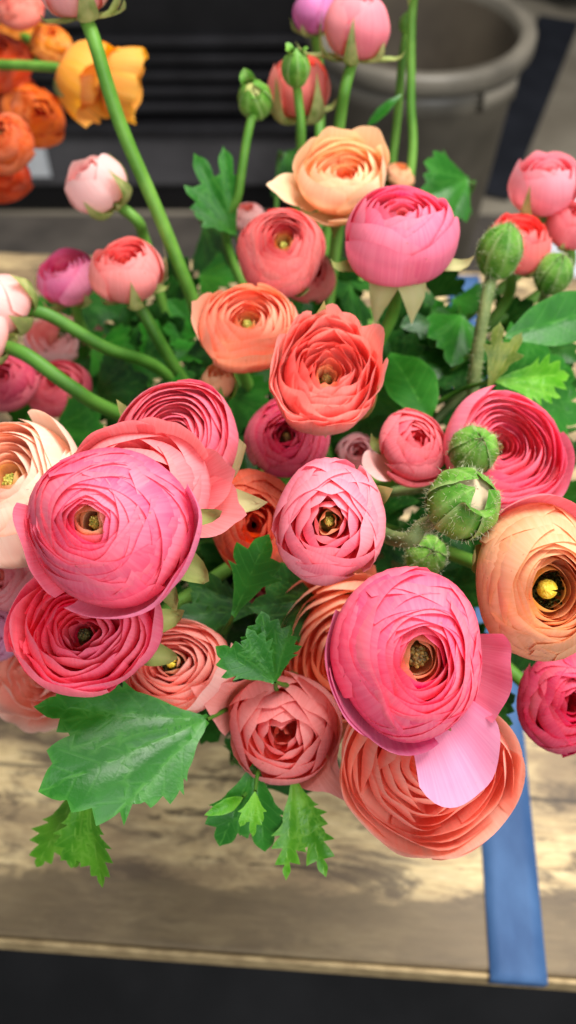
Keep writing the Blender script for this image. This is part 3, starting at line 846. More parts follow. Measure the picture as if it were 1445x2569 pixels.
n3 = np.sin(P[..., 0] * 38 + 4 * np.sin(P[..., 2] * 25)) * 0.012 + np.sin(P[..., 1] * 52 + P[..., 2] * 40) * 0.010 + np.sin(P[..., 2] * 60 + P[..., 0] * 21) * 0.009
P = P * (1 + n3[..., None] * 5) ; P[..., 2] = np.maximum(P[..., 2], -0.125)
mb = MB(); mb.grid(P + bgc + np.array((0.05, 0.1, 0.15)), closed_u=True); bg = mb.build('bag', nvm, None, origin=bgc)
tag(bg, 'crumpled dark navy bag on the floor beyond the waste bin', 'bag')
whm = plain_mat('white_plastic', (196, 204, 214), (214, 220, 228), 8, 0.4, 0.03)
wc = at(1500, 480, 1.15); wz = wc[2]
wp = empty('white_pail', (wc[0], wc[1], FLOOR_Z)); tag(wp, 'white plastic pail at the right edge behind the pink blooms', 'pail')
hh = wz - FLOOR_Z
lathe('body', [(0, 0.002), (0.055, 0.002), (0.062, hh - 0.02), (0.058, hh - 0.02), (0.05, 0.01), (0, 0.01)], (wc[0], wc[1], FLOOR_Z), whm, wp)
lathe('rim', [(0.0605, hh - 0.022), (0.066, hh - 0.02), (0.067, hh), (0.058, hh), (0.0585, hh - 0.019)], (wc[0], wc[1], FLOOR_Z), whm, wp)

# ---- pot that holds the bunch
ptm = plain_mat('pot_plastic', (18, 18, 18), (30, 30, 30), 20, 0.5, 0.1)
vs = empty('flower_pot', (MOUTH[0], MOUTH[1], 0.0)); tag(vs, 'black plastic flower pot holding the front bunch on the wooden table', 'flower pot')
hv = MOUTH[2] - 0.02
lathe('body', [(0, 0.001), (0.043, 0.001), (0.046, 0.006), (0.056, hv - 0.01), (0.053, hv - 0.01), (0.042, 0.01), (0, 0.009)], (MOUTH[0], MOUTH[1], 0), ptm, vs)
lathe('rim', [(0.0535, hv - 0.012), (0.060, hv - 0.012), (0.061, hv), (0.054, hv), (0.0535, hv - 0.011)], (MOUTH[0], MOUTH[1], 0), ptm, vs)

# ================================================================== CAMERA, LIGHT
cam = bpy.data.cameras.new('camera'); co = bpy.data.objects.new('camera', cam); COL.objects.link(co)
co.location = (0, 0, CAM_H); co.rotation_euler = (PI / 2 - PITCH, 0, 0)
cam.sensor_fit = 'VERTICAL'; cam.sensor_height = 36.0; cam.lens = 18.0 / math.tan(math.atan(PH / 2 / FPX))
cam.clip_start = 0.02; cam.clip_end = 60
cam.dof.use_dof = True; cam.dof.focus_distance = 0.325; cam.dof.aperture_fstop = cam.lens / 4.3
scn.camera = co

def area(name, loc, target, sx, sy, power, col):
    l = bpy.data.lights.new(name, 'AREA'); l.shape = 'RECTANGLE'; l.size = sx; l.size_y = sy; l.energy = power; l.color = col
    o = bpy.data.objects.new(name, l); COL.objects.link(o); o.location = loc
    d = Vector(target) - Vector(loc); o.rotation_euler = d.to_track_quat('-Z', 'Y').to_euler()
    return o
area('ceiling_lamp', (0.5, 0.75, 2.0), (0.05, 0.3, 0.2), 1.0, 0.7, 62, (1.0, 0.97, 0.93))
area('front_fill', (0.9, -1.1, 1.5), (0, 0.3, 0.2), 1.3, 1.1, 29, (0.95, 0.98, 1.0))  # unseen cool fill added to brighten the bunch from the camera side
w = bpy.data.worlds.new('World'); scn.world = w; w.use_nodes = True
bgn = w.node_tree.nodes['Background']; bgn.inputs[0].default_value = (0.90, 0.95, 1.0, 1); bgn.inputs[1].default_value = 0.31

scn.view_settings.view_transform = 'Standard'; scn.view_settings.look = 'None'
scn.view_settings.exposure = 0.18; scn.view_settings.gamma = 1.0; scn.view_settings.use_curve_mapping = False
scn.render.engine = 'CYCLES'
scn.cycles.use_denoising = True
scn.cycles.max_bounces = 10; scn.cycles.diffuse_bounces = 6; scn.cycles.transmission_bounces = 6; scn.cycles.transparent_max_bounces = 8

# ================================================================== THE BUNCH
# colours: outer face, inner face, rim, heart
HOT = ((250, 84, 126), (246, 48, 90), (252, 146, 172), (244, 208, 150))
HOT2 = ((248, 88, 124), (246, 46, 88), (252, 156, 178), (200, 50, 66))
ROSE = ((248, 126, 146), (246, 92, 108), (252, 178, 192), (232, 200, 120))
CORAL = ((238, 116, 100), (238, 92, 76), (246, 154, 132), (240, 160, 100))
CORALP = ((244, 140, 140), (250, 132, 104), (250, 170, 164), (206, 110, 80))
SALMON = ((246, 166, 152), (248, 142, 120), (250, 194, 182), (234, 190, 130))
PEACH = ((244, 178, 128), (246, 160, 104), (248, 204, 160), (240, 190, 110))
PEACHP = ((248, 206, 176), (246, 176, 130), (252, 224, 200), (236, 180, 100))
ORPEACH = ((252, 172, 140), (252, 154, 114), (252, 198, 168), (236, 186, 106))
CORALBIG = ((250, 180, 160), (252, 162, 136), (252, 200, 180), (246, 130, 100))
PALE = ((246, 190, 188), (244, 160, 150), (250, 212, 208), (240, 180, 160))
PINK = ((244, 148, 158), (240, 110, 120), (248, 184, 190), (240, 150, 140))
LILAC = ((222, 130, 186), (220, 110, 170), (232, 160, 206), (222, 130, 180))
LILACP = ((238, 140, 186), (236, 124, 172), (244, 172, 204), (238, 140, 180))
DUSTY = ((214, 130, 128), (240, 138, 98), (230, 156, 146), (240, 140, 100))
MAGENTA = ((230, 58, 98), (228, 34, 74), (240, 110, 140), (210, 60, 80))
ORANGE = ((214, 62, 12), (216, 50, 8), (226, 90, 30), (216, 70, 20))
YELLOW = ((248, 168, 40), (244, 144, 24), (250, 188, 76), (244, 150, 40))
AMBER = ((244, 150, 40), (238, 126, 24), (248, 176, 70), (240, 140, 40))

NOSEP = []
# --- the sharp front row
flower('largest hot pink bloom with a yellow green heart, left of the middle', 258, 1318, 430, (-0.10, 0.08), HOT, D=0.060, n=64, lift=0.048, jitter=0.35, shape='disc', vc=0.20, vp=2.6, swirl=0.10,
       seed=11, eye=('green', 0.085), ex=1.03, ey=0.95, W=1.5, nu=21, nv=14, guards=9, wave=0.010,
       deep=dict(z=(0.30, 0.38, 0.0), curl=(0.46, 0.24)),
       sepals=[dict(az=8, st='out', L=0.72, w=20), dict(az=-30, st='out', L=0.80, w=32), dict(az=-52, st='out', L=0.74, w=22)],
       extra=[dict(az=-62, w=52, c=[(0.1, -0.6), (0.9, -0.5), (1.1, -0.15), (1.07, 0.10)], vc=0.10, cols=((222, 112, 152), (226, 90, 130), (236, 150, 178), (226, 160, 110))),
              dict(az=-15, w=42, c=[(0.1, -0.6), (0.9, -0.45), (1.12, -0.1), (1.10, 0.12)], vc=0.12, cols=((224, 120, 160), (226, 90, 130), (236, 150, 178), (226, 160, 110))),
              dict(az=200, w=36, c=[(0.1, -0.6), (0.8, -0.5), (1.04, -0.2), (1.06, -0.0)], vc=0.15)])
flower('deep pink cupped bloom with a dark heart, tucked under the largest hot pink bloom', 212, 1578, 372, (0.02, 0.30), HOT2, D=0.056, n=36, shape='open', vc=0.20,
       seed=12, eye=('dark', 0.10), ey=0.92, W=1.2, nu=19, nv=15, guards=10, wave=0.045, deep=dict(z=(-0.18, 0.10, 0.22), curl=(0.3, 0.06)),
       sepals=[dict(az=14, st='out', L=0.80), dict(az=-18, st='out', L=0.72)])
flower('hot pink bloom with a brownish heart, in front at the lower right', 1035, 1645, 420, (0.08, 0.02), HOT, D=0.060, n=52, lift=0.045, jitter=0.4, shape='ball', vc=0.22, vp=2.6, swirl=0.09,
       seed=14, eye=('brown', 0.14), ex=0.98, ey=1.02, W=1.45, nu=21, nv=14, guards=9, wave=0.012, deep=dict(z=(0.12, 0.36, 0.10), curl=(0.36, 0.26), r0=0.2),
       sepals=[dict(az=190, st='out', L=0.45), dict(az=-60, st='out', L=0.5)],
       extra=[dict(az=-61, w=26, c=[(0.1, -0.6), (0.7, -0.62), (1.05, -0.45), (1.42, -0.30), (1.78, -0.26)], vc=0.24, vp=2.4, cup=0.16, cols=LILACP, wave=0.06, bw=0.75, fold=0.08, skew=-0.06, label='lilac pink petal hanging loose below the bloom', rnd=0.7),
              dict(az=-14, w=25, c=[(0.1, -0.6), (0.9, -0.55), (1.15, -0.35), (1.34, 0.02)], vc=0.14, vp=3, cup=0.08, cols=((224, 92, 136), (226, 70, 116), (238, 140, 170), (226, 90, 120)), wave=0.04),
              dict(az=196, w=46, c=[(0.1, -0.6), (0.9, -0.5), (1.08, -0.15), (1.12, 0.12)], vc=0.16, tip=0.12, cols=((206, 96, 150), (220, 80, 124), (224, 130, 170), (226, 100, 120))),
              dict(az=238, w=50, c=[(0.1, -0.6), (0.9, -0.5), (1.06, -0.2), (1.08, 0.02)], vc=0.16, cols=((200, 84, 140), (220, 80, 124), (224, 130, 170), (226, 100, 120)))])
flower('big coral orange bloom with fanned petals, lowest in the bunch above the blue tape', 1082, 1938, 420, (0.02, -0.02), CORALBIG, D=0.064, n=31, shape='open', vc=0.20, vp=2.6,
       seed=15, eye=(None, 0), ex=1.0, ey=0.95, W=1.15, nu=19, nv=16, guards=9, wave=0.03, deep=dict(z=(-0.12, 0.04, 0.06), curl=(0.35, 0.02)), flat=0.07, zc=0.352, lift=0.02,
       extra=[dict(az=a, w=50, c=[(0.1, -0.62), (0.85, -0.55), (1.02, -0.2), (1.05, 0.12)], vc=0.12, wave=0.02, cols=((248, 184, 164), (250, 168, 140), (252, 204, 184), (244, 130, 100))) for a in (175, 215, 268, 320, 20)],
       sepals=[dict(az=52, st='out', L=0.5)])
flower('rose pink rounded bloom with a small yellow heart, in the centre of the bunch', 828, 1312, 300, (-0.02, 0.0), ROSE, D=0.052, n=36, shape='ball', vc=0.36, vp=1.7,
       seed=16, eye=('green', 0.08), ex=0.95, ey=1.12, W=1.15, nu=15, nv=14, guards=8, wave=0.010, deep=dict(curl=(0.42, 0.30), z=(0.26, 0.42, 0.14), r0=0.12), zc=0.335,
       sepals=[dict(az=25, st='hug', L=1.05), dict(az=-38, st='out', L=0.4)])
flower('peach bloom with a yellow knob in a dark ring, at the right edge', 1368, 1468, 385, (0.06, -0.02), PEACH, D=0.058, n=46, lift=0.04, jitter=0.45, shape='ball', vc=0.24, vp=2.3, swirl=-0.08,
       seed=17, eye=('anther', 0.17), ex=0.92, ey=1.05, W=1.4, nu=21, nv=14, guards=8, wave=0.010, deep=dict(z=(0.16, 0.38, 0.12), curl=(0.16, 0.34), r0=0.24),
       sepals=[dict(az=160, st='hug', L=1.0), dict(az=-88, st='out', L=0.25)],
       extra=[dict(az=75, w=52, c=[(0.1, -0.6), (0.9, -0.55), (1.08, -0.15), (1.06, 0.1)], vc=0.15, cols=((236, 120, 140), (240, 120, 120), (244, 150, 160), (240, 150, 130)))])
flower('dusty pink rosebud shaped bloom with an orange heart and pointed petals, low in the middle', 703, 1832, 280, (-0.02, -0.02), CORALP, D=0.047, n=30, shape='ball', vc=0.40, vp=1.7,
       seed=18, eye=(None, 0), ex=1.0, ey=1.06, W=1.2, nu=15, nv=14, guards=7, wave=0.012, deep=dict(z=(0.26, 0.42, 0.16), curl=(0.55, 0.22), r0=0.09), swirl=0.08, jitter=0.6,
       extra=[dict(az=152, w=36, c=[(0.1, -0.6), (0.85, -0.5), (1.05, -0.1), (1.12, 0.2), (1.34, 0.36)], tip=0.22, vc=0.4, vp=1.6, cols=((224, 140, 140), (236, 130, 110), (236, 160, 156), (230, 120, 100))),
              dict(az=-40, w=36, c=[(0.1, -0.6), (0.9, -0.5), (1.05, -0.1), (1.12, 0.08), (1.34, 0.14)], tip=0.25, vc=0.4, vp=1.6, cols=((220, 128, 128), (236, 130, 110), (236, 160, 156), (230, 120, 100))),
              dict(az=20, w=50, c=[(0.1, -0.6), (0.9, -0.5), (1.05, -0.05), (1.0, 0.3)], vc=0.2, cols=((222, 134, 134), (236, 130, 110), (236, 160, 156), (230, 120, 100)))],
       sepals=[dict(az=118, st='out', L=0.42, m=G_SEPAL_PALE), dict(az=238, st='out', L=0.42, m=G_SEPAL_PALE), dict(az=-88, st='out', L=0.4), dict(az=-12, st='out', L=0.42, m=G_SEPAL_PALE), dict(az=75, st='out', L=0.4)])
flower('salmon bloom with a dark heart and pale outer petals, below the deep pink bloom', 440, 1665, 285, (-0.10, 0.32), SALMON, D=0.050, n=34, shape='open', vc=0.22,
       seed=19, eye=('anther', 0.13), ey=0.86, W=1.15, nu=15, nv=13, guards=8, wave=0.02, deep=dict(z=(0.08, 0.16, 0.15), curl=(0.2, 0.10)), zc=0.375,
       extra=[dict(az=-30, w=50, c=[(0.1, -0.6), (0.9, -0.5), (1.02, 0.0), (0.85, 0.45)], vc=0.2, cols=((246, 182, 172), (244, 170, 156), (250, 206, 196), (240, 180, 150)))], sepals=[dict(az=120, st='out', L=.4)])
flower('peach orange bloom fanned open, half hidden between the rose and the hot pink bloom', 875, 1645, 375, (-0.25, 0.05), ORPEACH, D=0.058, n=36, shape='open', vc=0.2,
       seed=20, eye=(None, 0), ey=1.08, W=1.1, nu=15, nv=13, guards=9, wave=0.02, deep=dict(z=(0.1, 0.14, 0.15), curl=(0.3, 0.05)), zc=0.39,
       extra=[dict(az=a, w=48, c=[(0.1, -0.6), (0.9, -0.55), (1.12, -0.2), (1.16, 0.05)], vc=0.14, cols=DUSTY) for a in (120, 165, 215)], sepals=NOSEP)
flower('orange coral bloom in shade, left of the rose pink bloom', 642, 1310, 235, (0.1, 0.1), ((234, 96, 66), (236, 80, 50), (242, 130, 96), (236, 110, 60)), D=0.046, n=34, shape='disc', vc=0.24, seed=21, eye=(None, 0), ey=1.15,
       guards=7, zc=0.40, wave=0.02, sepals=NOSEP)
# --- around the largest bloom
flower('pink bloom with swirled petals, behind the largest hot pink bloom', 445, 1100, 312, (0.05, 0.35), ((238, 112, 136), (236, 66, 100), (244, 150, 166), (226, 150, 120)), D=0.056, n=44, shape='cup', vc=0.20, seed=22, swirl=-0.08, eye=('green', 0.09), W=1.4, ey=1.06,
       nu=15, nv=13, guards=9, zc=0.365, deep=dict(z=(0.0, 0.22, 0.22), curl=(0.35, 0.14)), sepals=[dict(az=-22, st='up', L=1.5, w=36, m=G_SEPAL_PALE), dict(az=150, st='hug')])
flower('loose salmon pink bloom with pointed petals, directly behind the largest hot pink bloom', 345, 1235, 350, (0.05, 0.12), ((240, 126, 132), (236, 104, 110), (246, 164, 166), (236, 140, 110)), D=0.060, n=22, shape='disc', vc=0.25, seed=23, eye=(None, 0),
       zc=0.335, guards=5, nu=15, nv=13, extra=[dict(az=60, w=32, c=[(0.1, -0.55), (0.8, -0.4), (1.05, -0.05), (1.12, 0.25)], vc=0.2, tip=.04), dict(az=12, w=26, c=[(0.1, -0.55), (0.8, -0.4), (1.1, -0.1), (1.28, 0.12)], vc=0.3, tip=0.10), dict(az=-12, w=26, c=[(0.1, -0.55), (0.8, -0.4), (1.15, -0.15), (1.42, 0.08)], vc=0.3, tip=0.12),
              dict(az=150, w=34, c=[(0.1, -0.55), (0.8, -0.4), (0.98, -0.05), (1.0, 0.2)], vc=0.2), dict(az=112, w=36, c=[(0.1, -0.55), (0.8, -0.4), (1.0, -0.05), (1.04, 0.24)], vc=0.18)],
       sepals=[dict(az=-3, st='out', L=1.35, w=24, m=G_SEPAL_PALE), dict(az=118, st='out', L=0.62, m=G_SEPAL_PALE)])
flower('pale peach bloom with big smooth outer petals, at the left edge', 26, 1212, 362, (-0.12, 0.52), ((254, 222, 200), (250, 182, 142), (254, 232, 214), (236, 190, 110)), D=0.060, n=32, shape='cup', vc=0.24, seed=24, eye=('green', 0.12), ey=1.12, zc=0.365, guards=8, nu=17, nv=13, W=1.3,
       deep=dict(z=(0.10, 0.34, 0.34), curl=(0.3, 0.26), dep=(0.2, 0.6)), extra=[dict(az=-70, w=50, c=[(0.1, -0.64), (0.9, -0.55), (1.10, -0.05), (0.98, 0.36)], vc=0.22), dict(az=-15, w=44, c=[(0.1, -0.64), (0.9, -0.5), (1.06, 0.0), (0.86, 0.46)], vc=0.28, tip=0.05),
       dict(az=-45, w=40, c=[(0.1, -0.64), (0.9, -0.5), (1.02, 0.0), (0.78, 0.52)], vc=0.3), dict(az=40, w=46, c=[(0.1, -0.64), (0.9, -0.5), (1.05, 0.0), (0.95, 0.38)], vc=0.22)], sepals=[dict(az=-70)])
flower('ruffled coral bloom with an open dark heart, in the middle of the bunch', 815, 952, 262, (0.05, 0.26), ((250, 156, 152), (252, 150, 136), (252, 178, 166), (246, 206, 150)), D=0.052, n=30, shape='cup', vc=0.14, vp=3.2, seed=25, eye=('brown', 0.10), ex=0.96, ey=1.10,
       wave=0.06, nu=21, nv=17, guards=9, zc=0.385, deep=dict(z=(0.06, 0.46, 0.52), curl=(0.22, 0.06), r0=0.16, dep=(0.2, 0.66)), notch=0.04, W=1.2, lift=0.05,
       extra=[dict(az=a, w=44, c=[(0.1, -0.6), (0.85, -0.5), (1.02, 0.0), (1.02, 0.42), (1.07, 0.60)], vc=0.12, wave=0.07, notch=0.05, tip=0.03) for a in (-80, -130, -35, 40, 95, 150, 200)],
       sepals=[dict(az=-20, st='up', L=1.1), dict(az=95, st='up', L=1.5), dict(az=150, st='out', L=0.6), dict(az=-80, st='hang', L=0.5, w=16)])
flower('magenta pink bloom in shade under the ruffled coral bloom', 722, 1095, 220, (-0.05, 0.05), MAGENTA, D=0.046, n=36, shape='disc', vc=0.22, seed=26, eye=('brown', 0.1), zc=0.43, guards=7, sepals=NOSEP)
flower('orange peach bloom with a pointed outer petal, left of the ruffled coral bloom', 622, 812, 245, (0.10, 0.32), ORPEACH, D=0.050, n=40, shape='cup', vc=0.24, seed=27, eye=('green', 0.11), ey=1.0, guards=8, wave=0.014, zc=0.43,
       deep=dict(z=(0.1, 0.28, 0.24), curl=(0.3, 0.16)), extra=[dict(az=170, w=34, c=[(0.1, -0.6), (0.85, -0.5), (1.02, -0.05), (1.12, 0.28)], tip=0.14, vc=0.25), dict(az=-70, w=60, c=[(0.1, -0.6), (0.9, -0.5), (1.04, -0.05), (0.98, 0.28)], vc=0.2)], sepals=[dict(az=-100, st='out', L=0.3)])
flower('coral pink bloom with tight concentric petals, left of the peach bloom at the top', 706, 622, 232, (0.04, 0.28), ((236, 112, 112), (238, 84, 86), (244, 146, 142), (222, 180, 90)), D=0.048, n=60, shape='ball', vc=0.16, vp=2.6, seed=28, eye=('green', 0.09), guards=7, wave=0.008, zc=0.455,
       deep=dict(z=(0.22, 0.34, 0.12), curl=(0.3, 0.24)), ey=1.05, sepals=[dict(az=-60, st='hug')])
flower('coral bloom low behind, under the tight concentric coral pink bloom', 775, 690, 150, (0.3, 0.0), ((226, 96, 96), (230, 84, 80), (240, 136, 130), (226, 120, 90)), D=0.040, n=22, shape='ball', vc=0.2, seed=281, eye=(None, 0), guards=5, zc=0.50, sepals=NOSEP)
# --- upper blooms
flower('hot pink bowl shaped bloom facing up, beside the peach bloom at the top', 1002, 585, 276, (0.0, 0.66), ((238, 112, 148), (236, 74, 108), (246, 156, 180), (240, 140, 130)), D=0.056, n=36, shape='bud', vc=0.20, vp=2.0, seed=29, eye=(None, 0), guards=8, wave=0.010, nu=17, nv=16, zc=0.42,
       deep=dict(z=(0.34, 0.50, 0.46), curl=(0.5, 0.26), dep=(0.3, 0.52)),
       extra=[dict(az=-38, w=52, c=[(0.1, -0.62), (0.9, -0.5), (1.06, 0.0), (0.92, 0.40)], vc=0.25), dict(az=-115, w=52, c=[(0.1, -0.62), (0.9, -0.5), (1.05, -0.05), (0.96, 0.30)], vc=0.2)],
       sepals=[dict(az=-118, st='hang', L=0.72, w=44, m=G_SEPAL_PALE), dict(az=-66, st='hang', L=0.72, w=44, m=G_SEPAL_PALE), dict(az=-12, st='out', L=0.8, m=G_SEPAL_PALE), dict(az=195, st='out', L=0.75), dict(az=90)])
flower('peach bloom with splayed petals and an orange heart, highest of the sharp ones', 855, 450, 225, (0.0, 0.40), ((254, 214, 170), (252, 186, 132), (254, 228, 192), (240, 120, 60)), D=0.050, n=28, shape='cup', vc=0.22, seed=30, eye=('brown', 0.06), guards=6, wave=0.02, zc=0.465, nu=15, nv=13,
       deep=dict(z=(0.15, 0.34, 0.40), curl=(0.4, 0.16)),
       extra=[dict(az=190, w=30, c=[(0.1, -0.6), (0.8, -0.55), (1.1, -0.25), (1.42, 0.0)], vc=0.25, tip=0.12), dict(az=-110, w=36, c=[(0.1, -0.6), (0.8, -0.62), (1.05, -0.4), (1.22, -0.15)], vc=0.2), dict(az=-70, w=36, c=[(0.1, -0.6), (0.8, -0.62), (1.05, -0.35), (1.2, -0.05)], vc=0.2),
              dict(az=48, w=36, c=[(0.1, -0.6), (0.85, -0.45), (1.05, 0.1), (1.12, 0.62)], vc=0.2), dict(az=95, w=38, c=[(0.1, -0.6), (0.85, -0.45), (1.0, 0.1), (1.02, 0.55)], vc=0.2), dict(az=135, w=36, c=[(0.1, -0.6), (0.85, -0.45), (1.05, 0.05), (1.06, 0.45)], vc=0.2),
              dict(az=5, w=34, c=[(0.1, -0.6), (0.85, -0.45), (0.98, 0.1), (0.85, 0.75)], vc=0.3, tip=0.1)], sepals=[dict(az=-100, st='hang', L=0.4)])
flower('small pink bud opening, right of the ruffled coral bloom', 1034, 1118, 192, (0.18, 0.35), ((240, 116, 128), (238, 84, 100), (246, 150, 160), (236, 90, 100)), D=0.040, n=30, shape='ball', vc=0.28, seed=31, eye=(None, 0), guards=7, zc=0.405,
       deep=dict(z=(0.40, 0.5, 0.36), curl=(0.55, 0.28)), extra=[dict(az=-80, w=52, c=[(0.1, -0.6), (0.9, -0.5), (1.1, -0.1), (1.08, 0.15)], vc=0.18), dict(az=212, w=28, c=[(0.1, -0.6), (0.9, -0.55), (1.2, -0.3), (1.5, -0.25)], vc=0.3, cols=PALE)], sepals=[dict(az=170)])
flower('deep pink bloom with a dark hollow heart, upper right among the buds', 1270, 1130, 300, (0.10, 0.18), ((248, 132, 156), (246, 98, 128), (250, 166, 186), (232, 110, 120)), D=0.056, n=46, shape='cup', vc=0.20, seed=32, W=1.4, swirl=0.08, eye=('brown', 0.09), guards=8, wave=0.016, zc=0.40, nu=15, nv=13,
       deep=dict(z=(0.0, 0.22, 0.26), curl=(0.22, 0.10)), ey=1.05, extra=[dict(az=150, w=50, c=[(0.1, -0.6), (0.9, -0.45), (1.04, 0.1), (0.86, 0.5)], vc=0.22), dict(az=-70, w=50, c=[(0.1, -0.6), (0.9, -0.55), (1.12, -0.25), (1.2, -0.05)], vc=0.18, cols=PINK), dict(az=-25, w=44, c=[(0.1, -0.6), (0.9, -0.5), (1.08, -0.1), (1.1, 0.12)], vc=0.15)], sepals=NOSEP)
flower('magenta bloom under the peach bloom, at the right edge above the table', 1425, 1760, 262, (0.05, 0.10), MAGENTA, D=0.050, n=40, shape='disc', vc=0.22, seed=33, eye=(None, 0), guards=8, zc=0.385, wave=0.02, sepals=[dict(az=-95, st='hang', L=0.6)])
# --- soft blooms at the back
flower('pink tulip shaped bud with long green sepals, at the top of the bunch', 893, 92, 172, (0.05, 0.78), ((246, 146, 156), (242, 110, 114), (250, 180, 186), (240, 130, 130)), D=0.042, n=20, shape='bud', vc=0.26, seed=34, eye=(None, 0), guards=6, zc=0.50, nu=13, nv=13,
       deep=dict(z=(0.75, 0.95, 0.95), curl=(0.6, 0.34), dep=(0.3, 0.8)), tip=0.06, sepals=[dict(az=-100, st='up', L=1.0, w=22), dict(az=175, st='out', L=1.2), dict(az=195, st='up', L=1.2, w=20), dict(az=0, st='out', L=0.95), dict(az=-45, st='hug')],
       way=[at(868, 215, 0.50), at(850, 330, 0.515), at(800, 700, 0.56)])
flower('lilac bud half hidden behind the tulip shaped pink bud', 788, 48, 112, (-0.1, 0.75), LILAC, D=0.034, n=14, shape='bud', vc=0.24, seed=35, eye=(None, 0), guards=4, zc=0.56, deep=dict(z=(0.8, 1.0, 1.0), curl=(0.6, 0.34), dep=(0.3, 0.8)))
flower('coral bud with broad green sepals, below the tulip shaped pink bud', 752, 240, 165, (-0.05, 0.72), ((238, 138, 124), (234, 96, 84), (244, 160, 146), (236, 120, 100)), D=0.042, n=18, shape='bud', vc=0.24, seed=36, eye=(None, 0), guards=5, zc=0.53,
       deep=dict(z=(0.7, 0.9, 0.9), curl=(0.6, 0.30), dep=(0.3, 0.8)), sepals=[dict(az=-60, st='up', L=1.4, w=28), dict(az=-130, st='up', L=1.2, w=28), dict(az=20, st='out', L=0.6), dict(az=160, st='out', L=0.7)])
flower('salmon pink bud with a swirled top and green sepals, left above the stems', 322, 688, 186, (-0.05, 0.62), ((240, 142, 136), (238, 92, 88), (246, 170, 166), (236, 110, 100)), D=0.042, n=26, shape='bud', vc=0.20, seed=37, eye=(None, 0), guards=6, zc=0.47,
       deep=dict(z=(0.5, 0.62, 0.62), curl=(0.55, 0.28), dep=(0.3, 0.6)), sepals=[dict(az=-75, st='up', L=0.9, w=22), dict(az=-140, st='out', L=0.4), dict(az=0, st='out', L=0.5), dict(az=25, st='up', L=1.0, w=20, m=G_SEPAL_PALE)],
       way=[at(385, 830, 0.485), at(450, 940, 0.50)], stem_r=0.0032, stem=G_STEM_DARK)
flower('hot pink bud with a lilac front, behind the salmon pink bud at left', 168, 705, 165, (-0.1, 0.6), ((242, 130, 174), (236, 70, 120), (246, 160, 196), (236, 100, 140)), D=0.042, n=20, shape='bud', vc=0.18, seed=38, eye=(None, 0), guards=5, zc=0.52, deep=dict(z=(0.45, 0.55, 0.55), curl=(0.5, 0.2), dep=(0.3, 0.55)))
flower('pale blush bud with green sepals, leaning left beside the long green stem', 252, 470, 160, (-0.50, 0.50), ((250, 204, 200), (246, 170, 166), (252, 222, 216), (246, 190, 180)), D=0.038, n=16, shape='bud', vc=0.24, seed=39, eye=(None, 0), guards=5, zc=0.50, tip=0.05,
       deep=dict(z=(0.6, 0.8, 0.8), curl=(0.6, 0.34), dep=(0.3, 0.8)), sepals=[dict(az=-100, st='up', L=0.7, w=30), dict(az=-30, st='up', L=0.9, w=30), dict(az=60, st='up', L=0.7, w=26), dict(az=-60, st='out', L=0.4), dict(az=150)], way=[at(345, 555, 0.51), at(370, 620, 0.53), at(470, 900, 0.56)])
flower('pale blush ball at the left edge, with a green sepal and a thick stem', 0, 770, 178, (-0.45, 0.25), ((250, 198, 190), (244, 160, 150), (252, 216, 208), (244, 180, 170)), D=0.040, n=18, shape='ball', vc=0.2, seed=40, eye=(None, 0), guards=5, zc=0.45,
       deep=dict(z=(0.5, 0.7, 0.6), curl=(0.55, 0.34), dep=(0.3, 0.7)), sepals=[dict(az=20, st='up', L=1.2, w=34), dict(az=-40, st='up', L=0.8, w=34), dict(az=-100, st='up', L=0.8)], way=[at(110, 785, 0.455), at(260, 870, 0.47), at(430, 950, 0.50)], stem_r=0.0032, stem=G_STEM_DARK)
flower('pale blush bud cut by the left edge, with the lower of two thick stems', -45, 850, 150, (-0.5, 0.1), ((250, 190, 180), (244, 160, 150), (252, 216, 208), (244, 180, 170)), D=0.034, n=14, shape='ball', vc=0.2, seed=41, eye=(None, 0), guards=4, zc=0.44,
       deep=dict(z=(0.5, 0.7, 0.6), curl=(0.55, 0.34), dep=(0.3, 0.7)), sepals=[dict(az=0, st='out', L=0.7, w=30), dict(az=-50, st='up', L=0.9)], way=[at(65, 890, 0.435), at(180, 972, 0.44), at(310, 1045, 0.46)], stem_r=0.0034, stem=G_STEM_DARK)
flower('pale pink bloom at the top left, on the longest green stem', 195, -28, 200, (-0.1, 0.75), PALE, D=0.042, n=18, shape='bud', vc=0.22, seed=42, eye=(None, 0), guards=5, zc=0.43,
       deep=dict(z=(0.7, 0.9, 0.9), curl=(0.55, 0.3), dep=(0.3, 0.8)), sepals=[dict(az=-70, st='up', L=1.0, w=26), dict(az=-140, st='out', L=0.6, w=36), dict(az=-25, st='out', L=0.75, w=34), dict(az=-10, st='up', L=1.0)],
       way=[at(236, 105, 0.43), at(300, 310, 0.445), at(400, 545, 0.47), at(478, 740, 0.495), at(540, 900, 0.52)], stem_r=0.0034)
flower('pink bud with a green sepal, at the upper right behind the green bud', 1365, 478, 180, (-0.1, 0.6), ((246, 160, 172), (242, 130, 140), (250, 190, 198), (244, 150, 150)), D=0.042, n=18, shape='bud', vc=0.22, seed=43, eye=(None, 0), guards=5, zc=0.50, tip=0.06,
       deep=dict(z=(0.6, 0.75, 0.75), curl=(0.5, 0.2), dep=(0.3, 0.7)), sepals=[dict(az=-125, st='up', L=1.1, w=24), dict(az=-30)])
flower('pink bloom cut by the right edge, above the small green bud', 1440, 570, 135, (0.0, 0.5), ((242, 134, 142), (240, 110, 116), (248, 164, 170), (244, 140, 140)), D=0.036, n=18, shape='ball', vc=0.2, seed=44, eye=(None, 0), guards=5, zc=0.50, deep=dict(z=(0.5, 0.7, 0.6), curl=(0.55, 0.34), dep=(0.3, 0.7)))
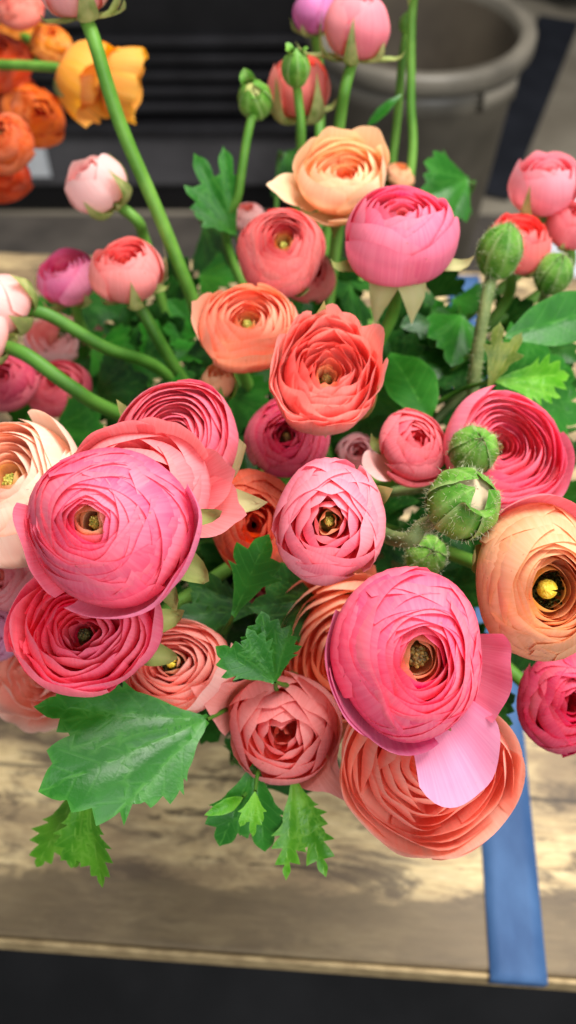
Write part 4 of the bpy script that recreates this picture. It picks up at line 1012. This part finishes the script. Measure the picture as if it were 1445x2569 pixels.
flower('coral red bud behind the pointed green bud at the right', 1300, 618, 170, (0.05, 0.62), ((242, 110, 108), (238, 74, 68), (248, 140, 136), (236, 90, 80)), D=0.042, n=24, shape='bud', vc=0.2, seed=45, eye=(None, 0), guards=6, zc=0.49, deep=dict(z=(0.5, 0.65, 0.65), curl=(0.55, 0.26), dep=(0.3, 0.65)), sepals=[dict(az=190, st='up', L=1.2, w=24), dict(az=-70)])
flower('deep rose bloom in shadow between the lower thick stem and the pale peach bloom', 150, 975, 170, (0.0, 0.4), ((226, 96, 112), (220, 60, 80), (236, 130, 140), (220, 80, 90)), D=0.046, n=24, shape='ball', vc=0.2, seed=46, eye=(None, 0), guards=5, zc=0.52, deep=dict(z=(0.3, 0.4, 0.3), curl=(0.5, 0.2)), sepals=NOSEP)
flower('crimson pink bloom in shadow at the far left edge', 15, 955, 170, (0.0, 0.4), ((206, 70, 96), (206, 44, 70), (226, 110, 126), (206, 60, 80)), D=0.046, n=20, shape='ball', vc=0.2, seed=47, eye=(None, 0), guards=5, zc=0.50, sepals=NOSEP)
flower('pale peach bloom blurred behind the two thick stems at left', 140, 855, 150, (0.0, 0.4), PALE, D=0.044, n=18, shape='cup', vc=0.2, seed=48, eye=(None, 0), guards=5, zc=0.56, sepals=NOSEP)
flower('washed out ruffled blush bloom low at the left edge, below the deep pink bloom', 95, 1690, 250, (-0.05, 0.05), ((250, 206, 190), (248, 170, 146), (252, 224, 212), (244, 170, 140)), D=0.052, n=20, shape='open', vc=0.2, seed=49, eye=(None, 0), guards=6, zc=0.44, wave=0.07, sepals=NOSEP,
       extra=[dict(az=a, w=34, c=[(0.1, -0.6), (0.8, -0.5), (1.05, -0.2), (1.2, 0.0)], vc=0.16, wave=0.07) for a in (200, 245, 290, 335)])
flower('blush pink bloom half hidden behind the left edge of the largest hot pink bloom', 45, 1395, 150, (-0.1, 0.2), PALE, D=0.044, n=20, shape='disc', vc=0.2, seed=149, eye=(None, 0), guards=5, zc=0.43, sepals=NOSEP)
flower('soft pink bloom blurred between the thick green stems at left', 215, 830, 130, (0.0, 0.4), PINK, D=0.042, n=18, shape='ball', vc=0.2, seed=150, eye=(None, 0), guards=5, zc=0.58, sepals=NOSEP)
flower('rose pink bloom cut by the left edge, beside the deep pink bloom', 0, 1445, 180, (-0.1, 0.1), ((240, 140, 150), (240, 116, 120), (248, 176, 180), (240, 140, 120)), D=0.046, n=22, shape='disc', vc=0.2, seed=50, eye=(None, 0), guards=5, zc=0.42, sepals=[dict(az=-30, st='out', L=.5), dict(az=-60, st='out', L=.6)])
flower('lilac pink bloom cut by the left edge, lower than the rose pink one', -20, 1590, 160, (-0.1, 0.1), ((226, 150, 186), (220, 120, 160), (236, 170, 200), (226, 150, 170)), D=0.044, n=20, shape='disc', vc=0.2, seed=51, eye=(None, 0), guards=5, zc=0.42, sepals=[dict(az=-40, st='out', L=0.6)])
flower('small orange peach bloom peeping out behind the hot pink bowl shaped bloom', 1005, 435, 80, (0.1, 0.5), PEACH, D=0.030, n=16, shape='ball', vc=0.2, seed=52, eye=(None, 0), guards=4, zc=0.56, sepals=NOSEP)
flower('small pale pink bloom behind the thin green bud stem', 622, 540, 90, (0.0, 0.5), PALE, D=0.034, n=16, shape='ball', vc=0.2, seed=53, eye=(None, 0), guards=4, zc=0.56, sepals=NOSEP)
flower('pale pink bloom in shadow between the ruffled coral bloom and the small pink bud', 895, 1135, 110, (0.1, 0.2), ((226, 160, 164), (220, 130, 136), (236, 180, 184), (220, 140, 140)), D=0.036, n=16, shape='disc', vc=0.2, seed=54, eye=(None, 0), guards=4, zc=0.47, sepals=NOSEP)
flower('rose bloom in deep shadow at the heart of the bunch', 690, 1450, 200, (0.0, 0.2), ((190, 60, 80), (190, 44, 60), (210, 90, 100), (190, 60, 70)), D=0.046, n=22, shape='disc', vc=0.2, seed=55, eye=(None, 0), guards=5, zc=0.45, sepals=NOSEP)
flower('small peach bud with broad green sepals, between the stems and the orange peach bloom', 545, 965, 95, (0.1, 0.55), PEACH, D=0.026, n=12, shape='bud', vc=0.2, seed=56, eye=(None, 0), guards=4, zc=0.44,
       deep=dict(z=(0.7, 0.9, 0.9), curl=(0.6, 0.4), dep=(0.3, 0.8)), sepals=[dict(az=-150, st='up', L=1.6, w=40, m=G_BUD), dict(az=-80, st='up', L=1.5, w=40, m=G_BUD), dict(az=-20, st='up', L=1.5, w=40, m=G_BUD), dict(az=60, st='up', L=1.4, w=36, m=G_BUD)])
flower('tall bloom at the very top, on the right of two upright stems', 1045, -95, 170, (0.0, 0.8), PALE, D=0.042, n=14, shape='bud', vc=0.22, seed=57, eye=(None, 0), guards=4, zc=0.52, sepals=[dict(az=-20, st='out', L=1.2, m=G_SEPAL_PALE), dict(az=-110, st='hang', L=0.3), dict(az=-60, st='out', L=1.2, m=G_SEPAL_PALE)],
       way=[at(1032, 60, 0.53), at(1030, 250, 0.545), at(1030, 430, 0.56), at(960, 800, 0.58)], stem_r=0.0026)
bud('slim green bud at the top, on the left of two upright stems', 1022, 60, 40, (0.05, 0.75), D=0.010, seed=58, hairy=False, way=[at(1008, 160, 0.55), at(988, 380, 0.57), at(930, 800, 0.58)])

# --- green buds
bud('pointed green bud on a hairy upright stem at the right', 1254, 632, 108, (0.12, 0.62), D=0.022, seed=61, h=1.2, way=[at(1224, 735, 0.453), at(1203, 850, 0.458), at(1188, 965, 0.463), at(1160, 1100, 0.48)], stem_r=0.0030)
bud('small green bud touching the deep pink bloom, seen from its top', 1186, 1130, 116, (0.05, 0.28), D=0.020, seed=62)
bud('largest hairy green bud with a pale petal tip, on a stem slanting left', 1160, 1262, 172, (0.30, 0.42), D=0.026, seed=63, tipcol=(232, 204, 168), h=1.0, way=[at(1060, 1320, 0.355), at(985, 1350, 0.37)], stem_r=0.0029, flare=(1,))
bud('green bud in shade just above the hot pink bloom at lower right', 1068, 1395, 102, (0.1, 0.2), D=0.018, seed=64)
bud('small green bud at the right edge, below the pink blooms', 1390, 688, 88, (0.1, 0.5), D=0.019, seed=65)
bud('pale tipped green bud on a thin upright stem, left of the coral bud', 640, 252, 84, (-0.2, 0.2), D=0.019, seed=66, hairy=False, way=[at(628, 310, 0.50), at(600, 480, 0.51), at(585, 660, 0.53)], tipcol=(210, 214, 120), flare=(0, 2))
bud('curled green bud in front of the coral bud', 742, 172, 70, (0.0, 0.6), D=0.015, seed=67, hairy=False, way=[at(748, 250, 0.49), at(755, 370, 0.50), at(740, 700, 0.54)], flare=(0, 1, 3))

# --- leaves
leaf('large toothed leaf with pale veins, lowest at the left over the table', (520, 1805, 0.365), (78, 1880, 0.335), G_LEAF, lobes=((-15, 0.98, 14), (13, 1.0, 21), (36, 0.66, 19)), seed=71, droop=0.14, wave=0.03, fold=0.06, nrm=(0.10, 0.35), ntooth=4, wide=0.95, teeth=0.75)
leaf('bright green toothed leaf curling down below the large veined leaf', (225, 1960, 0.375), (195, 2240, 0.365), G_LEAF_LIGHT, lobes=((-14, 0.86, 13), (8, 1.0, 13)), seed=72, droop=0.30, wave=0.06, fold=0.35, nrm=(-0.2, 0.1), ntooth=4, wide=0.9)
leaf('bright toothed leaf hanging furthest left, behind the curled one', (215, 1950, 0.385), (125, 2235, 0.40), G_LEAF_LIGHT, lobes=((-14, 0.95, 13), (10, 0.9, 14)), seed=73, droop=0.2, wave=0.06, fold=0.2, ntooth=4, wide=.7)
leaf('glossy lobed leaf hanging under the dusty pink bloom', (640, 1915, 0.375), (625, 2155, 0.37), G_LEAF, lobes=((-20, 0.98, 17), (10, 0.95, 18)), seed=74, droop=0.1, wave=0.04, fold=0.08, ntooth=2)
leaf('narrow forked leaf with split tips, right of the glossy lobed leaf', (735, 1950, 0.375), (770, 2215, 0.365), G_LEAF_LIGHT, lobes=((-12, 0.98, 9), (11, 1.0, 10), (20, 0.66, 11)), seed=75, droop=0.1, wave=0.03, fold=0.1, ntooth=3)
leaf('small three pointed leaf in front of the glossy lobed leaf', (640, 1985, 0.36), (625, 2100, 0.355), G_LEAF_LIGHT, lobes=((-16, 0.85, 11), (5, 1.0, 10), (22, .7, 10)), seed=76, ntooth=1)
leaf('thin leaflet pointing left under the dusty pink bloom', (610, 2000, 0.37), (520, 2048, 0.362), G_LEAF_LIGHT, lobes=((0, 1.0, 14),), seed=77, ntooth=1, smoothl=True)
leaf('toothed leaf pointing left, beside the salmon bloom', (690, 1712, 0.355), (560, 1610, 0.345), G_LEAF, lobes=((-22, 0.92, 15), (8, 1.0, 18)), seed=78, ntooth=3, wave=0.03)
leaf('toothed leaf standing up, above the dusty pink bloom', (690, 1712, 0.358), (676, 1540, 0.348), G_LEAF, lobes=((-18, 0.82, 14), (6, 1.0, 19)), seed=79, ntooth=3, wave=0.03)
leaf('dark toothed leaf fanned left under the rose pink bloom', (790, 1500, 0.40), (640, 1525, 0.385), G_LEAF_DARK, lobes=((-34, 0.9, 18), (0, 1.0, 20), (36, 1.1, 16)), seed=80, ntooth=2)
leaf('dark green notched leaf rising between the orange coral and rose pink blooms', (585, 1545, 0.375), (690, 1350, 0.36), G_LEAF, lobes=((4, 1.0, 17),), seed=81, ntooth=2, droop=0.02)
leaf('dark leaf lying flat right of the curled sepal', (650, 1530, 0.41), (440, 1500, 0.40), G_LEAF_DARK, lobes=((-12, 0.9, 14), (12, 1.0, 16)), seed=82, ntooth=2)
leaf('large smooth pointed leaf at the right edge', (1265, 845, 0.45), (1600, 745, 0.46), G_LEAF, lobes=((0, 1.0, 14),), seed=83, smoothl=True, droop=0.12, fold=0.15, wave=0.02, wide=1.0)
leaf('broad smooth leaf right of the ruffled coral bloom', (1080, 1060, 0.44), (975, 850, 0.475), G_LEAF, lobes=((0, 1.0, 17),), seed=84, smoothl=True, droop=0.1, fold=0.05)
leaf('olive bract standing at the base of the hairy bud stem', (1225, 975, 0.44), (1290, 815, 0.43), G_LEAF_OLIVE, lobes=((-10, 0.95, 10), (12, 1.0, 10)), seed=85, ntooth=1, fold=0.2)
leaf('narrow toothed leaf pointing right below the large smooth leaf', (1235, 955, 0.44), (1450, 935, 0.45), G_LEAF_LIGHT, lobes=((0, 1.0, 13), (-18, .8, 10)), seed=86, ntooth=3, fold=0.25)
leaf('deep green toothed leaf below the large smooth leaf at right', (1240, 1010, 0.47), (1460, 900, 0.49), G_LEAF, lobes=((-30, 0.9, 18), (0, 1.0, 20), (30, 0.9, 18)), seed=87, ntooth=2)
leaf('upright finely cut leaf left of the thin bud stem', (590, 590, 0.52), (470, 395, 0.50), G_LEAF, lobes=((-26, 0.98, 9), (-6, 1.0, 10), (14, 0.8, 9), (30, 0.55, 9)), seed=88, ntooth=1, fold=0.3, droop=0.2)
leaf('slim leaf blade left of the upright stems', (920, 318, 0.54), (1005, 232, 0.53), G_LEAF, lobes=((0, 1.0, 9),), seed=89, smoothl=True)
# dense leaves inside the bunch
rng = np.random.default_rng(77)
FILL = [(1080, 800, 0.50), (1150, 850, 0.49), (1020, 790, 0.52), (1120, 930, 0.49), (1180, 760, 0.53), (1330, 1010, 0.49), (1400, 960, 0.50), (1420, 1080, 0.50), (1340, 930, 0.50),
        (560, 900, 0.53), (480, 880, 0.52), (410, 830, 0.54), (470, 790, 0.55), (550, 690, 0.57), (540, 620, 0.58), (360, 900, 0.53), (280, 880, 0.53), (300, 970, 0.51), (430, 1000, 0.50),
        (620, 1020, 0.48), (610, 1130, 0.47), (900, 1080, 0.48), (980, 1000, 0.48), (980, 880, 0.50), (880, 760, 0.52), (800, 790, 0.52), (930, 720, 0.54), (860, 700, 0.55),
        (560, 1400, 0.47), (620, 1560, 0.47), (520, 1540, 0.46), (740, 1560, 0.46), (980, 1280, 0.46), (1050, 1360, 0.46), (1150, 1420, 0.45), (1200, 1350, 0.46), (1010, 1420, 0.44), (1180, 1480, 0.43),
        (560, 1800, 0.44), (620, 1760, 0.43), (820, 1780, 0.45), (880, 1820, 0.44), (1240, 1760, 0.43), (640, 1900, 0.42), (760, 1940, 0.42), (250, 1740, 0.43), (330, 1790, 0.43), (420, 1800, 0.42), (180, 1000, 0.54), (90, 1100, 0.5), (700, 1200, 0.50), (850, 1500, 0.47),
        (520, 1240, 0.48), (240, 1150, 0.48), (130, 1480, 0.46), (1290, 1250, 0.48), (1400, 880, 0.50), (1430, 1150, 0.49), (1420, 1230, 0.48), (1340, 860, 0.52), (1290, 790, 0.53), (60, 1010, 0.53), (245, 765, 0.57), (455, 690, 0.57), (130, 775, 0.58), (420, 740, 0.56), (330, 760, 0.57), (210, 880, 0.56), (100, 940, 0.56), (260, 1010, 0.53), (200, 1080, 0.50), (150, 800, 0.58), (330, 830, 0.57), (1300, 1560, 0.46), (1290, 1640, 0.46), (930, 480, 0.56), (1120, 470, 0.56), (1110, 700, 0.54), (760, 430, 0.58)]
for _ in range(70):
    x, y = rng.uniform(360, 1290), rng.uniform(760, 1760)
    FILL.append((x, y, rng.uniform(0.50, 0.56) - (y - 760) * 0.00007))
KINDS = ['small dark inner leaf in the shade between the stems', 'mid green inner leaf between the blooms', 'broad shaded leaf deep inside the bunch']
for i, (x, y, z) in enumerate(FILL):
    deepin = 1150 < y < 1700 and 380 < x < 1280  # leaves in the middle get the darker green as painted shade
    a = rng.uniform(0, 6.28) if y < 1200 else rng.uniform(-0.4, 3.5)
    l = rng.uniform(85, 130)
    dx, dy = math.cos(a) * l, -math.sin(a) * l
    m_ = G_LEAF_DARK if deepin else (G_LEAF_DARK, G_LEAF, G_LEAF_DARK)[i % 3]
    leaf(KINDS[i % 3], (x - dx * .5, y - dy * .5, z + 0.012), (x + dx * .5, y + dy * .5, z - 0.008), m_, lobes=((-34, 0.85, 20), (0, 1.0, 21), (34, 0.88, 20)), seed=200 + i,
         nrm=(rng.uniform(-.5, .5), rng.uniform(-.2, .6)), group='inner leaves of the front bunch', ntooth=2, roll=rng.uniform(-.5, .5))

# --- the orange bunch at the top left
OB = at(-330, 300, 0.72)
def ofl(label, x, y, w, axis, cols, seed, zc, shape='ball', n=24, **k):
    k.setdefault('deep', dict(curl=(0.6, 0.34), r0=0.08, z=(0.42, 0.46, 0.16)))
    end = at(-420, y * 0.4 + 150, zc + 0.05)
    return flower(label, x, y, w * 1.42, axis, cols, n=n, shape=shape, seed=seed, eye=k.pop('eye', (None, 0)), zc=zc, group=GROUP_ORANGE, guards=5, wave=k.pop('wave', 0.045), fixstem=k.pop('fix', [at(x - 150, y - 20, zc + 0.05), end]), sepals=k.pop('sepals', NOSEP), **k)
ofl('red orange bloom with swirled petals, at the left edge under the top left corner', 5, 150, 120, (0.2, 0.2), ORANGE, 91, 0.62, vc=0.2)
ofl('burnt orange bloom seen from its side, below the swirled red orange one', 20, 245, 120, (0.4, -0.2), ORANGE, 92, 0.64)
ofl('glowing orange bloom nearest the dark crate', 88, 285, 115, (0.5, -0.2), ((222, 92, 20), (226, 70, 16), (238, 130, 40), (226, 90, 30)), 93, 0.63)
ofl('round orange bloom facing the camera, lowest but one of the orange bunch', 8, 350, 112, (0.1, 0.1), ((216, 90, 40), (214, 66, 20), (230, 120, 60), (200, 80, 40)), 94, 0.58, eye=('brown', 0.1))
ofl('dark orange red bloom at the very bottom of the orange bunch', 8, 440, 96, (0.2, -0.2), ((200, 56, 16), (200, 44, 10), (214, 80, 30), (200, 60, 20)), 95, 0.64)
ofl('amber bloom at the top of the orange bunch', 130, 105, 80, (0.2, 0.3), AMBER, 96, 0.62)
ofl('coral red bloom in the top left corner', 45, 5, 100, (0.0, 0.4), CORAL, 97, 0.60)
ofl('orange bloom behind the green stem at the far left', 40, 75, 80, (0.0, 0.3), AMBER, 98, 0.66)
ofl('amber yellow bloom with loose petals, hanging sideways behind the long green stem', 215, 200, 120, (0.80, -0.5, 0.05), AMBER, 99, 0.59, shape='cup', n=16, wave=0.05,
    extra=[dict(az=a, w=40, c=[(0.1, -0.6), (0.8, -0.5), (1.1, 0.0), (1.15, 0.55)], vc=0.15, wave=0.06, cols=YELLOW) for a in (0, 70, 140, 210, 290)], sepals=[dict(az=30, st='hug'), dict(az=150, st='hug'), dict(az=250, st='hug')], fix=[at(60, 165, 0.60), at(-420, 150, 0.68)])
ofl('bright yellow orange bloom with square petals, right of the long green stem', 305, 205, 105, (0.75, -0.1, -0.1), YELLOW, 100, 0.60, shape='cup', n=14, wave=0.05,
    extra=[dict(az=a, w=42, c=[(0.1, -0.6), (0.8, -0.5), (1.05, 0.0), (1.1, 0.6)], vc=0.1, wave=0.06, cols=YELLOW) for a in (20, 95, 170, 240, 310)], sepals=[dict(az=90, st='hug'), dict(az=170, st='up', w=20)], fix=[at(215, 160, 0.62), at(60, 150, 0.66), at(-420, 150, 0.7)])
pc = OB
